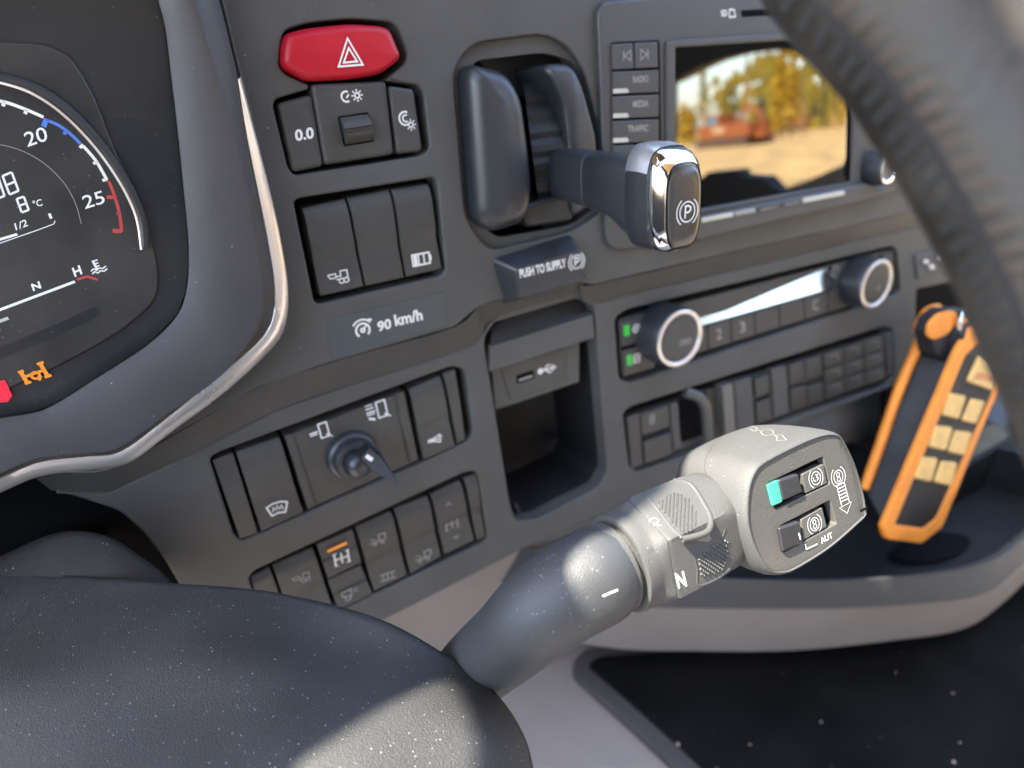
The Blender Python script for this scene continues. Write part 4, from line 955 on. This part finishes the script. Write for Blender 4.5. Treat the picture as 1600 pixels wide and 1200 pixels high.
for k in range(6):
    y = 757 + k * 5; x = 1308 + k * 1.3
    gl_.join(stroke(PFc, [(x, y + 2), (x + 11, y - 3.2)], .0004, -.00026))
gl_.join(stroke(PFc, [(1307, 758), (1315, 790)], .0003, -.00026)).join(stroke(PFc, [(1319, 753), (1327, 784)], .0003, -.00026))
gl_.join(stroke(PFc, [(1312, 794), (1330, 784), (1324, 802)], .00026, -.0004, True))
obj('arrow_symbol', gl_, w, fp)
obj('lettering', text(PFc, 'AUT', (1284, 850), (1302, 840), (1281, 841), -.0004, .02), w, fp)
obj('level_mark', stroke(PFc, [(1258, 850), (1260, 858), (1277, 850)], .0005, -.00026), w, fp)
# small seam and notch on the right edge
obj('edge_notch', stroke(PFc, [(1344, 799), (1356, 793)], .0011, .0003), M['black'], stk)
obj('edge_seam', stroke(PFc, [(1313, 701), (1315, 690), (1320, 686)], .00022, -.0003).join(stroke(PFc, [(1333, 736), (1344, 798)], .00016, -.0003)), M['dark'], stk)
# symbols moulded on top of the head
from mathutils.bvhtree import BVHTree
def drape(geo, paths, w_, lift, name, m, parent):
    """Thin raised lines laid on a finished surface along pixel paths."""
    bt = BVHTree.FromPolygons(geo.v, [tuple(f) for f in geo.f]); g_ = Geo()
    for pth in paths:
        L_, R2 = [], []; pp_ = []
        for (xa, ya), (xb, yb) in zip(pth, pth[1:]):
            m_ = max(1, int(math.hypot(xb - xa, yb - ya) / 2.5)); pp_ += [(xa + (xb - xa) * k / m_, ya + (yb - ya) * k / m_) for k in range(m_)]
        pp_.append(pth[-1]); hit = []
        for x, y in pp_:
            r_ = nrm(ray(x, y)); loc, no, _, _ = bt.ray_cast(CAM, r_)
            if loc is None: hit = []; break
            hit.append((loc, no if no.dot(r_) < 0 else -no))
        for k, (lc, no) in enumerate(hit):
            t_ = hit[min(k + 1, len(hit) - 1)][0] - hit[max(k - 1, 0)][0]; sd_ = nrm(no.cross(t_)) if t_.length > 1e-9 else H
            L_.append(lc + sd_ * w_ / 2 + no * lift); R2.append(lc - sd_ * w_ / 2 + no * lift)
        if len(L_) > 1: g_.join(loft([L_, R2], False, False, False))
    if g_.f: return obj(name, g_, m, parent)
EMB = mat('moulded_symbol', (.15, .148, .135), .5)
drape(cbody, drape_later[0], .0004, .0001, 'moulded_letter', EMB, stk)
def cpx(cx_, cy_, rx_, ry_, a0=0, a1=360, n_=14): return [(cx_ + rx_ * math.cos(math.radians(a0 + (a1 - a0) * k / n_)), cy_ - ry_ * math.sin(math.radians(a0 + (a1 - a0) * k / n_))) for k in range(n_ + 1)]
drape(head, [cpx(1199, 676, 10, 5), [(1173, 666), (1183, 669), (1180, 675), (1171, 670)], [(1183, 672), (1189, 674)], [(1209, 680), (1215, 683), (1213, 689), (1229, 688), (1222, 680), (1209, 680)]], .00035, .00012, 'top_symbol', EMB, stk)
drape(head, [cpx(1239, 665, 8, 4), cpx(1239, 665, 12, 6, -60, 60), cpx(1239, 665, 12, 6, 120, 240), [(1212, 659), (1222, 663), (1216, 666)], [(1224, 657), (1230, 661)]], .00035, .00012, 'top_symbol', EMB, stk)
drape(head, [[(1107, 748), (1101, 735), (1103, 715), (1115, 694), (1128, 681)]], .0002, .00005, 'shell_seam', M['dark'], stk)

# ================================================================== STEERING COLUMN COVER
cov = thing('column_cover', 'dusty black grained steering column cover in the foreground', 'column cover', at(300, 1200, .27))
CG = [  # rows from the far edge to the near edge: (x, y, distance)
 [(95, 903, .283), (250, 914, .275), (430, 930, .266), (600, 980, .258), (745, 1060, .250), (815, 1150, .236), (838, 1260, .226)],
 [(60, 945, .272), (215, 952, .264), (405, 968, .255), (570, 1018, .250), (702, 1092, .236), (765, 1175, .224), (786, 1275, .216)],
 [(10, 1000, .258), (165, 1012, .249), (355, 1032, .240), (510, 1082, .232), (620, 1150, .222), (668, 1220, .214), (684, 1300, .208)],
 [(-60, 1075, .240), (95, 1095, .232), (280, 1120, .226), (425, 1166, .215), (520, 1222, .208), (556, 1280, .203), (568, 1340, .198)],
 [(-160, 1190, .224), (0, 1220, .214), (180, 1240, .206), (310, 1275, .199), (395, 1320, .194), (425, 1370, .190), (430, 1420, .187)],
 [(-250, 1330, .205), (-80, 1360, .197), (100, 1370, .190), (220, 1400, .185), (290, 1430, .181), (315, 1480, .178), (320, 1530, .176)]]
G0 = [[at(*p) for p in row] for row in CG]
rowsI = [cr(r, 8) for r in G0]
cols = [cr([r[k] for r in rowsI], 8) for k in range(len(rowsI[0]))]
grid = [[cols[k][j] for k in range(len(cols))] for j in range(len(cols[0]))]
far = grid[0]
dn = nrm(ray(500, 1000)); ofs = U * -1.0
out = []
for k in range(len(far)):
    t_ = nrm(far[min(k + 1, len(far) - 1)] - far[max(k - 1, 0)]); inw = nrm(grid[1][k] - far[k]); nn_ = nrm(t_.cross(inw))
    if nn_.dot(CAM - far[k]) < 0: nn_ = -nn_
    out.append((far[k], inw, nn_))
roll = []
for ang in (90, 60, 30):
    a = math.radians(ang); rr = .005
    roll.append([p - i * (rr * math.sin(a)) * .8 - n_ * (rr * (1 - math.cos(a))) for p, i, n_ in out])
skirt = [p + (roll[0][k] - p) * 1.0 - out[k][2] * .05 for k, p in enumerate(roll[0])]
cvr = loft([skirt] + roll + grid, False, False, False)
obj('top_shell', cvr, M['cover'], cov, smooth=80)
# left flank beyond the crease
lf0 = [r[0] for r in grid]; lf1 = [p + nrm(-H * .75 - N * .75) * .05 for p in lf0]
lfm = [p + nrm(-H * .9 - N * .4) * .004 for p in lf0]
obj('side_flank', loft([lf0, lfm, lf1], False, False, False), M['cover'], cov, smooth=60)
# upper shroud behind it
shr = thing('column_shroud', 'brownish grey arched shroud of the steering column under the silver trim', 'column shroud', at(120, 950, .29))
S0 = [(-120, 930, .292), (-40, 890, .292), (20, 862, .292), (75, 838, .292), (120, 831, .292), (170, 841, .292), (215, 868, .292), (262, 905, .292), (330, 985, .292)]
rows = []
for (dy, dz, kx_) in ((0, .05, 1), (-2, .012, 1), (0, 0, 1), (10, -.002, 1.0), (40, -.005, 1.02), (90, -.009, 1.05), (160, -.012, 1.1)):
    rows.append(cr([at(110 + (x - 110) * kx_, y + dy, z + dz) for x, y, z in S0], 6))
obj('arched_shell', loft(rows, False, False, False), M['shroud'], shr, smooth=80)
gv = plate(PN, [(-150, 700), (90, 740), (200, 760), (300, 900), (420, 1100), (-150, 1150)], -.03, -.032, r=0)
single('footwell_backplate', gv, M['black'], 'black plate between the silver trim and the steering column shroud', 'backplate')  # flat black plate behind the shroud

# ================================================================== STEERING WHEEL
sw = thing('steering_wheel', 'blurred leather steering wheel rim with a stitched seam across the top right', 'steering wheel', at(1700, 600, .12))
C_ = [(1240, -240, .126), (1330, -85, .122), (1449, 45, .118), (1510, 130, .1165), (1564, 210, .115), (1637, 340, .113), (1674, 412, .112), (1712, 500, .111), (1772, 635, .110), (1840, 790, .110)]
wp_ = [at(*p) for p in C_]; mid_ = wp_[4]; tw_ = nrm(wp_[6] - wp_[2])
cd_ = c2w(V((-.50, -.35, .80))); cd_ = nrm(cd_ - tw_ * cd_.dot(tw_)); WR = .215; wc_ = mid_ + cd_ * WR
ringp = [wc_ + (-cd_ * math.cos(math.radians(t)) + tw_ * math.sin(math.radians(t))) * WR for t in range(62, 305, 16)]
whole = cr(wp_ + ringp, 16, True); cw = whole[:16 * (len(wp_) - 1)]
rr_ = .0165
sws = obj('rim', tube(whole, rr_, 56, closed=True, flat=N), M['leather'], sw, smooth=80)
# lacing: seam groove, holes and cross stitches along the side that faces the camera
gh = Geo(); gt_ = Geo(); gg = []
Ls = 0; nxt = 0; idx = 0
for i in range(1, len(cw) - 1):
    t_ = nrm(cw[i + 1] - cw[i - 1]); vd = nrm(CAM - cw[i]); vd = nrm(vd - t_ * vd.dot(t_)); sd2 = nrm(vd.cross(t_))
    if sd2.dot(c2w(V((1, 0, 0)))) < 0: sd2 = -sd2
    def onr(deg, lift=0, along=0): a = math.radians(deg); return cw[i] + t_ * along + (vd * math.cos(a) + sd2 * math.sin(a)) * (rr_ + lift)
    gg.append(onr(-30, -.0001))
    Ls += (cw[i] - cw[i - 1]).length
    while Ls > nxt:
        al = nxt - Ls
        for dg_ in (-46, -37):
            m_ = box(onr(dg_, .0001, al), t_ * .0008, sd2 * .0011, vd * .0004); gh.join(m_)
        k_ = random.uniform(-.0004, .0004); gt_.join(tube([onr(-28, -.0006, al - .0006 + k_), onr(-23, -.00005, al + k_), onr(-17, -.00005, al + .0004), onr(-9 + random.uniform(-3, 4), -.0007, al + .0008)], .00066 + random.uniform(-.0001, .0001), 6)); nxt += .0038 + random.uniform(-.0003, .0003)
obj('seam_welt', tube(gg, .0007, 8), M['hole'], sw, smooth=60)
obj('stitch_holes', gh, M['hole'], sw, smooth=0)
obj('stitching', gt_, mat('lacing_leather', (.060, .045, .036), .7, spec=.2), sw, smooth=60)

# ================================================================== REMOTE CONTROL
rm = thing('remote_control', 'orange and black crane remote control with yellow keys standing in the tray', 'remote control', at(1400, 850, .57))
PR = Plane(at(1420, 840, .575), nrm(N + U * .12), H)
obody = [(1380, 824), (1497, 548), (1520, 512), (1560, 500), (1600, 520), (1582, 585), (1562, 613), (1548, 640), (1473, 824), (1441, 850), (1386, 843)]
inner_ = [(1399, 820), (1509, 556), (1528, 538), (1565, 530), (1572, 560), (1562, 590), (1543, 634), (1464, 810), (1444, 826)]
obj('front_frame', plate(PR, obody, .0, -.0045, r=.004, bev=.0016, holes=[(inner_, .003)], seg=5), M['rorange'], rm, wn=True)
obj('keypad', plate(PR, grow(inner_, 1.03), -.0012, -.009, r=.002, bev=.0003), M['rgrey'], rm, wn=True)
side = [(1383, 822), (1500, 545), (1512, 505), (1480, 480), (1550, 485), (1580, 520), (1550, 625), (1470, 815), (1441, 842), (1390, 838)]
Q = lambda px, c: [PR.pix(x, y, c) for x, y in px]
sb = [(1384, 825), (1440, 690), (1498, 555), (1500, 520), (1530, 500), (1578, 520), (1575, 580), (1545, 640), (1468, 822), (1440, 846), (1388, 841)]
sbk = [(1352, 762), (1392, 650), (1442, 528), (1440, 505), (1470, 482), (1540, 500), (1560, 560), (1510, 640), (1440, 780), (1405, 815), (1356, 800)]
fr_ = [PR.pix(x, y, -.004) for x, y in sb]; bk_ = [PR.pix(x, y, -.030) for x, y in sbk]
def dens(l): return [q_ for a_, b_ in zip(l, l[1:] + l[:1]) for q_ in (a_, a_.lerp(b_, .12), a_.lerp(b_, .5), a_.lerp(b_, .88))]
fr_, bk_ = dens(fr_), dens(bk_); cf_ = sum(fr_, V((0, 0, 0))) / len(fr_)
obj('body', loft([[p + (cf_ - p) * .05 + N * .003 for p in fr_], fr_, bk_, [p + (cf_ - N * .03 - p) * .06 - N * .003 for p in bk_]]), M['rblack'], rm, smooth=40, fixn=True)
top_ = [(1455, 560), (1446, 520), (1466, 486), (1510, 476), (1550, 500), (1545, 560), (1500, 590)]
obj('hook_guard', plate(PR, [(1462, 552), (1455, 518), (1463, 496), (1482, 482), (1545, 482), (1578, 520), (1565, 565), (1500, 590)], -.010, -.024, r=.003, bev=.0022, seg=5), M['rblack'], rm, wn=True)
obj('hook_mouth', plate(PR, [(1449, 524), (1452, 505), (1467, 490), (1488, 485), (1497, 490), (1493, 508), (1480, 523), (1460, 531)], -.0088, -.011, r=.004, bev=.0006), M['rorange'], rm, wn=True)
obj('hook_mouth', plate(PR, [(1500, 494), (1515, 496), (1523, 506), (1518, 513), (1502, 514), (1496, 506)], -.0080, -.011, r=.003, bev=.0015), M['rorange'], rm, smooth=50)
bk = [(1349, 764), (1372, 700), (1405, 605), (1437, 530), (1434, 512), (1448, 488), (1464, 482)]
obj('back_strip', tube([PR.pix(x + 1, y, -.028) for x, y in [tuple(p) for p in cr([V(k_) for k_ in bk], 5)]], .0042, 12), M['rorange'], rm, smooth=60)
obj('screw', lathe(PR, 1491, 528, -.0100, [(.004, 0), (.0035, .002)], 16), M['rorange'], rm, smooth=50)
obj('metal_clip', tube([PR.pix(1496, 516, -.008), PR.pix(1499, 503, -.005), PR.pix(1504, 490, -.008)], .0024, 10), M['chrome'], rm, smooth=60)
for q_ in ([(1487, 613), (1512, 618), (1499, 657), (1473, 650)], [(1520, 622), (1541, 626), (1526, 664), (1504, 659)], [(1463, 664), (1491, 667), (1479, 706), (1452, 700)],
           [(1494, 672), (1521, 675), (1508, 713), (1482, 708)], [(1442, 713), (1468, 715), (1456, 755), (1429, 749)], [(1473, 720), (1498, 722), (1487, 761), (1460, 755)]):
    obj('yellow_key', plate(PR, grow(q_, .93), .0012, -.003, r=.0028, bev=.0012, seg=4), M['ryellow'], rm, wn=True)
sk_ = obj('stop_key', plate(PR, [(1533, 556), (1548, 566), (1557, 588), (1552, 610), (1514, 597)], .0016, -.003, r=.0028, bev=.0012, seg=4), M['ryellow'], rm, wn=True)
obj('stop_lettering', text(PR, 'STOP', (1524, 592), (1552, 597), (1528, 582), .0019, .03), M['red_print'], sk_)
for i in range(6):
    t_ = i / 5; x, y = 1370 + 78 * (1 - t_) , 790 - 190 * (1 - t_)
    g = plate(Plane(PR.o, PR.n, PR.ex), [(x + 6, y - 12), (x + 20, y - 10), (x + 14, y + 10), (x, y + 8)], -.030, -.040, r=.002, bev=.001)

# ================================================================== OUTSIDE THE CAB, AS THE SCREEN REFLECTS IT
def refl(px, py):
    r = ray(px, py); s = PN.pix(px, py, .003); d = nrm(r); return s, nrm(d - N * (2 * d.dot(N)))
def rx(px, py, X):               # the point at distance X to the right that the screen shows at this pixel
    s, d = refl(px, py); return s + d * ((X - s.x) / d.x)
Zg = -2.0                        # ground level outside
def zg(X): 
    pr = [(-999, -2.0), (2.5, -2.0), (6, -1.0), (12, -.35), (30, -.10), (999, -.10)]
    for (a, za), (b, zb) in zip(pr, pr[1:]):
        if a <= X <= b: return za + (zb - za) * (X - a) / (b - a)
g = loft([[V((x_, y_, zg(x_) + (.0 if x_ > 200 or x_ < 3 else .10 * math.sin(y_ * .9 + x_) + .06 * math.sin(y_ * 2.3)))) for x_ in (-300, 2.5, 4, 6, 8, 10, 12, 15, 18, 22, 30, 45, 80, 500)] for y_ in [-400, -60] + [k * .7 - 20 for k in range(110)] + [120, 400]], False, False, False)
sand = mat('sandy_ground', (.42, .27, .10), .9, var=.35, vscale=1.2)
single('ground', g, sand, '', '', kind='structure')
# passenger side door with its window opening
PD = Plane(V((1.55, 0, CAM.z)), V((-1, 0, 0)), V((0, -1, 0)))
open_px = [(1040, 132), (1057, 125), (1083, 111), (1116, 96), (1159, 84), (1202, 79), (1246, 79), (1267, 86), (1289, 103), (1311, 125), (1331, 170), (1330, 240), (1324, 283), (1319, 283), (1317, 257), (1270, 278), (1228, 294), (1224, 298), (1211, 297), (1200, 286), (1192, 277), (1155, 274), (1150, 265), (1105, 269), (1096, 277), (1040, 290)]
op = []
for x, y in open_px:
    p = rx(x, y, 1.55); op.append((-(p.y), p.z - CAM.z))
op = ccw(op)
ys = [p[0] for p in op]; zs = [p[1] for p in op]
outer = [(min(ys) - .5, -.9), (max(ys) + .9, -.9), (max(ys) + .9, max(zs) + .20), (min(ys) - .5, max(zs) + .20)]
dr = thing('passenger_door', 'dark passenger door whose window outline shows as a black border in the screen', 'door', V((1.55, 0, Zf)))
def dplate():
    PD2 = Plane(V((1.55, 0, CAM.z)), V((-1, 0, 0)), V((0, -1, 0)))
    return plate2(PD2, ccw([(a * (1 if PD2.ex.y < 0 else -1), b * (1 if PD2.ey.z > 0 else -1)) for a, b in outer]), 0, -.05, .004, [ccw([(a * (1 if PD2.ex.y < 0 else -1), b * (1 if PD2.ey.z > 0 else -1)) for a, b in op])])
obj('door_panel', dplate(), M['dark'], dr)
bark = mat('bark', (.16, .09, .05), .9, var=.3, vscale=5)
bark2 = mat('pale_bark', (.42, .26, .15), .9, var=.3, vscale=5)
fol_y = mat('yellowing_foliage', (.44, .27, .012), .7, var=.4, vscale=2)
fol_g = mat('pine_foliage', (.30, .23, .03), .7, var=.4, vscale=2)
fol_d = mat('spruce_foliage', (.05, .075, .035), .7, var=.3, vscale=2)
def tree(px, ytop, X, halfpx, fm, bm_, label, name='pine_tree', lean=0, low=.25, nf=700, seed=1):
    rnd = random.Random(seed)
    top = rx(px, ytop, X); Zg = zg(X); base = V((top.x, top.y, Zg)); hgt = top.z - Zg
    e = (rx(px + halfpx, ytop + 40, X) - rx(px, ytop + 40, X)).length
    t = thing(name, label, 'tree', base, 'trees reflected in the screen')
    g = tube([base, base + V((0, lean * .3, hgt * .5)), V((top.x, top.y, top.z * .98))], [hgt * .014 + .05, hgt * .010 + .03, .02], 8)
    obj('trunk', g, bm_, t, smooth=60)
    g = Geo(); n = nf
    for k in range(n):
        f = rnd.random() ** .8; z = Zg + hgt * (low + (1 - low) * f)
        rad_ = e * (1 - f) ** .6 * rnd.random() ** .5 * (.6 + .4 * math.sin(z * 3 + seed) ** 2)
        a = rnd.random() * 6.283; c = V((base.x + rad_ * math.cos(a), base.y + rad_ * math.sin(a), z))
        s = e * rnd.uniform(.08, .22); u1 = nrm(V((rnd.gauss(0, 1), rnd.gauss(0, 1), rnd.gauss(0, .6)))); u2 = nrm(u1.cross(V((rnd.gauss(0, 1), rnd.gauss(0, 1), rnd.gauss(0, 1)))))
        g.add([c - u1 * s - u2 * s * .5, c + u1 * s - u2 * s * .4, c + u1 * s * .7 + u2 * s * .6, c - u1 * s * .6 + u2 * s * .5], [(0, 1, 2, 3)])
    obj('crown', g, fm, t, smooth=0)
T = [(1098, 100, 17, 12, fol_g, bark2, 'tall bare stemmed pine at the left of the reflected wood', .35, 420),
     (1068, 162, 20, 14, fol_y, bark, 'low yellow bush like tree at the far left of the reflected wood', .05, 600),
     (1080, 168, 21, 12, fol_y, bark, 'second low yellow tree beside the bare stemmed pine', .05, 500),
     (1136, 122, 22, 10, fol_g, bark, 'slim green pine behind the orange digger cab', .1, 500),
     (1148, 128, 23, 8, fol_d, bark, 'dark narrow spruce left of the thin pine', .1, 400),
     (1168, 82, 19, 8, fol_g, bark2, 'thin tall pine in the middle of the reflected wood', .4, 240),
     (1190, 150, 24, 12, fol_d, bark, 'short dark spruce right of the thin pine', .1, 300),
     (1222, 70, 18, 17, fol_y, bark2, 'large golden tree right of the digger, leaves to the ground', .05, 1100),
     (1240, 74, 20, 14, fol_y, bark, 'golden tree close behind the large golden tree', .1, 800),
     (1256, 100, 19, 8, fol_g, bark2, 'olive pine right of the golden trees', .15, 450),
     (1289, 124, 26, 6, fol_d, bark, 'small dark pointed spruce standing alone on the horizon', .05, 500),
     (1272, 158, 28, 7, fol_d, bark, 'tiny dark spruce left of the pointed spruce', .05, 300),
     (1306, 128, 20, 8, fol_g, bark2, 'reddish stemmed pine at the right of the reflected wood', .35, 350),
     (1320, 132, 19, 9, fol_y, bark2, 'yellowish pine at the right edge of the reflected wood', .2, 500)]
for i, (px, yt, X, hw, fm, b_, lab, low, nf) in enumerate(T): tree(px, yt, X * 2.2, hw, fm, b_, lab, 'spruce_tree' if fm is fol_d else 'pine_tree', 0, low, nf, i + 3)
# distant line of forest
rnd = random.Random(9); g = Geo(); Zg = -.1
for k in range(2600):
    y_ = rnd.uniform(-60, 130); x_ = rnd.uniform(60, 75); hh = 7 + 3 * math.sin(y_ * .7) + rnd.uniform(0, 3); z = Zg + rnd.random() * hh; s = rnd.uniform(.5, 1.1)
    g.add([V((x_, y_ - s, z - s)), V((x_ + s, y_ + s, z - s * .6)), V((x_, y_ + s * .3, z + s))], [(0, 1, 2)])
single('far_forest', g, fol_g, 'dark olive line of distant forest on the horizon', 'forest', kind='stuff')
# orange tracked digger
ORG = mat('digger_orange', (.30, .085, .02), .7, var=.1, vscale=4); PALE = mat('digger_pale_panel', (.48, .30, .16), .6); DGL = mat('digger_glass', (.10, .22, .28), .2)
def digger(pxl, pxr, ybase, ytop, X, label, big=True):
    Zg = zg(X)
    a = rx(pxl, ybase, X); b = rx(pxr, ybase, X); L = (b - a).length; ax = nrm(V((0, b.y - a.y, 0))); o = V((X, (a.y + b.y) / 2, Zg)); up = V((0, 0, 1)); dp = V((1, 0, 0))
    Hh = rx((pxl + pxr) / 2, ytop, X).z - Zg
    t = thing('digger', label, 'digger', o, 'orange diggers reflected in the screen')
    obj('track', box(o + up * Hh * .12 - dp * L * .12, ax * L * .42, dp * L * .08, up * Hh * .12), mat('track_steel', (.10, .06, .04), .8), t, smooth=0)
    obj('track', box(o + up * Hh * .12 + dp * L * .25, ax * L * .42, dp * L * .08, up * Hh * .12), mat('track_steel', (.10, .06, .04), .8), t, smooth=0)
    bd = obj('body', box(o + up * Hh * .42 + ax * L * .05, ax * L * .42, dp * L * .2, up * Hh * .17), ORG, t, smooth=0)
    obj('pale_panel', box(o + up * Hh * .45 - ax * L * .02 - dp * (L * .2 + .01), ax * L * .1, dp * .02, up * Hh * .09), PALE, bd, smooth=0)
    cb = obj('cab', box(o + up * Hh * .66 - ax * L * .18, ax * L * .13, dp * L * .15, up * Hh * .20), ORG, t, smooth=0)
    obj('window', box(o + up * Hh * .66 - ax * L * .18 - dp * (L * .15 + .01), ax * L * .09, dp * .02, up * Hh * .13), DGL if big else PALE, cb, smooth=0)
    p0 = o + up * Hh * .5 + ax * L * .1; p1 = o + up * Hh * 1.0 + ax * L * .25; p2 = o + up * Hh * .8 + ax * L * .48; p3 = o + up * Hh * .25 + ax * L * .52
    obj('boom', tube([p0, p1, p2, p3], Hh * .06, 6), ORG, t, smooth=30)
    obj('bucket', box(p3, ax * L * .07, dp * L * .08, up * Hh * .09), ORG, t, smooth=30)
digger(1098, 1190, 222, 168, 34, 'large orange tracked digger in front of the reflected trees')
digger(1215, 1258, 196, 170, 60, 'smaller orange digger under the golden trees in the reflection', False)
# pale post at the right edge of the view
pp = rx(1329, 176, 6.0); pbs = rx(1325, 283, 6.0)
single('marker_post', tube([V((pp.x, pbs.y, zg(6.0))), V((pp.x, pp.y, pp.z))], .035, 8), mat('post_wood', (.50, .36, .18), .8), 'pale wooden post at the right edge of the reflected view', 'post')

# ================================================================== ADDED SUN BLOCKER, CUT OPEN TO SHAPE THE SUN PATCHES
ZR = CAM.z + .40
def up(x, y, z):
    p = at(x, y, z); p = p + SUN * ((ZR - p.z) / SUN.z); return (p.x, p.y)
PO = Plane(V((0, 0, ZR)), V((0, 0, 1)), V((1, 0, 0)))
opA = [up(*p) for p in [(884, 903, .225), (879, 868, .226), (893, 840, .228), (925, 812, .23), (985, 800, .238), (1035, 768, .250), (1045, 728, .268), (1075, 660, .275), (1150, 612, .285), (1285, 612, .285)]]
tail = [up(*p) for p in [(1325, 670, .262), (1368, 800, .250), (1240, 960, .228), (1060, 1010, .222), (930, 1010, .22)]]
opA += tail
opB = [up(*p) for p in [(470, 1215, .213), (520, 1165, .219), (580, 1112, .228), (640, 1076, .236), (690, 1058, .2425), (722, 1062, .2455), (752, 1092, .245), (782, 1136, .240), (806, 1190, .234), (812, 1240, .23), (700, 1330, .2), (480, 1330, .2)]]
opC = [up(*p) for p in [(1450, -220, .104), (1500, -40, .102), (1560, 50, .101), (1620, 150, .100), (1760, 200, .100), (1800, -250, .100)]]
opD = [up(*p) for p in [(995, 226, .345), (1060, 216, .34), (1088, 232, .338), (1070, 258, .335), (1012, 262, .34)]]
pts = [up(*p) for p in [(450, 450, .33), (0, 650, .33), (1300, 910, .52), (1500, 1100, .6), (900, 1100, .6), (1420, 840, .575), (60, 850, .38), (100, 300, .33), (1540, 500, .49), (0, 1250, .2), (800, 1250, .2), (1500, 0, .12), (1600, 700, .6), (1600, 600, .11), (600, 1400, .2), (1600, 1250, .7), (700, 1250, .65), (-100, 100, .35)]]
x0, x1 = min(p[0] for p in pts) - .06, max(p[0] for p in pts) + .06; y0, y1 = min(p[1] for p in pts) - .05, max(p[1] for p in pts) + .02
gO = plate2(PO, [(x0, y0), (x1, y0), (x1, y1), (x0, y1)], .006, -.006, .002, [fillet(ccw(o), .004) for o in (opA, opB, opC, opD)], 3, True)  # unseen board added to block the sun; its holes place the sun patches
single('sun_blocker', gO, M['dark'], 'dark board added above the dashboard, outside the picture, with openings that shape the sun patches', 'sun blocker')


# ================================================================== THE REST OF THE CAB, OUTSIDE THE PICTURE
LIN = mat('cab_lining', (.42, .35, .27), .8)
single('cab_rear_wall', box(V((.35, -1.15, 1.1)), V((1.25, 0, 0)), V((0, .03, 0)), V((0, 0, .95))), LIN, 'grey rear wall of the cab behind the seats, outside the picture', 'wall')
single('cab_roof', box(V((.35, -.78, 2.0)), V((1.25, 0, 0)), V((0, .36, 0)), V((0, 0, .03))), LIN, 'grey roof lining over the seats, outside the picture', 'roof')
single('driver_door', box(V((-.85, -.25, .62)), V((.03, 0, 0)), V((0, .85, 0)), V((0, 0, .42))), M['dark'], 'dark lower half of the driver door, outside the picture', 'door')
seat = thing('driver_seat', 'dark driver seat behind the camera, outside the picture', 'seat', V((-.1, -.75, .35)))
obj('backrest', box(V((-.1, -.85, 1.0)), V((.26, 0, 0)), V((0, .07, 0)), V((0, 0, .42))), M['fabric'], seat)
obj('cushion', box(V((-.1, -.55, .52)), V((.26, 0, 0)), V((0, .25, 0)), V((0, 0, .07))), M['fabric'], seat)
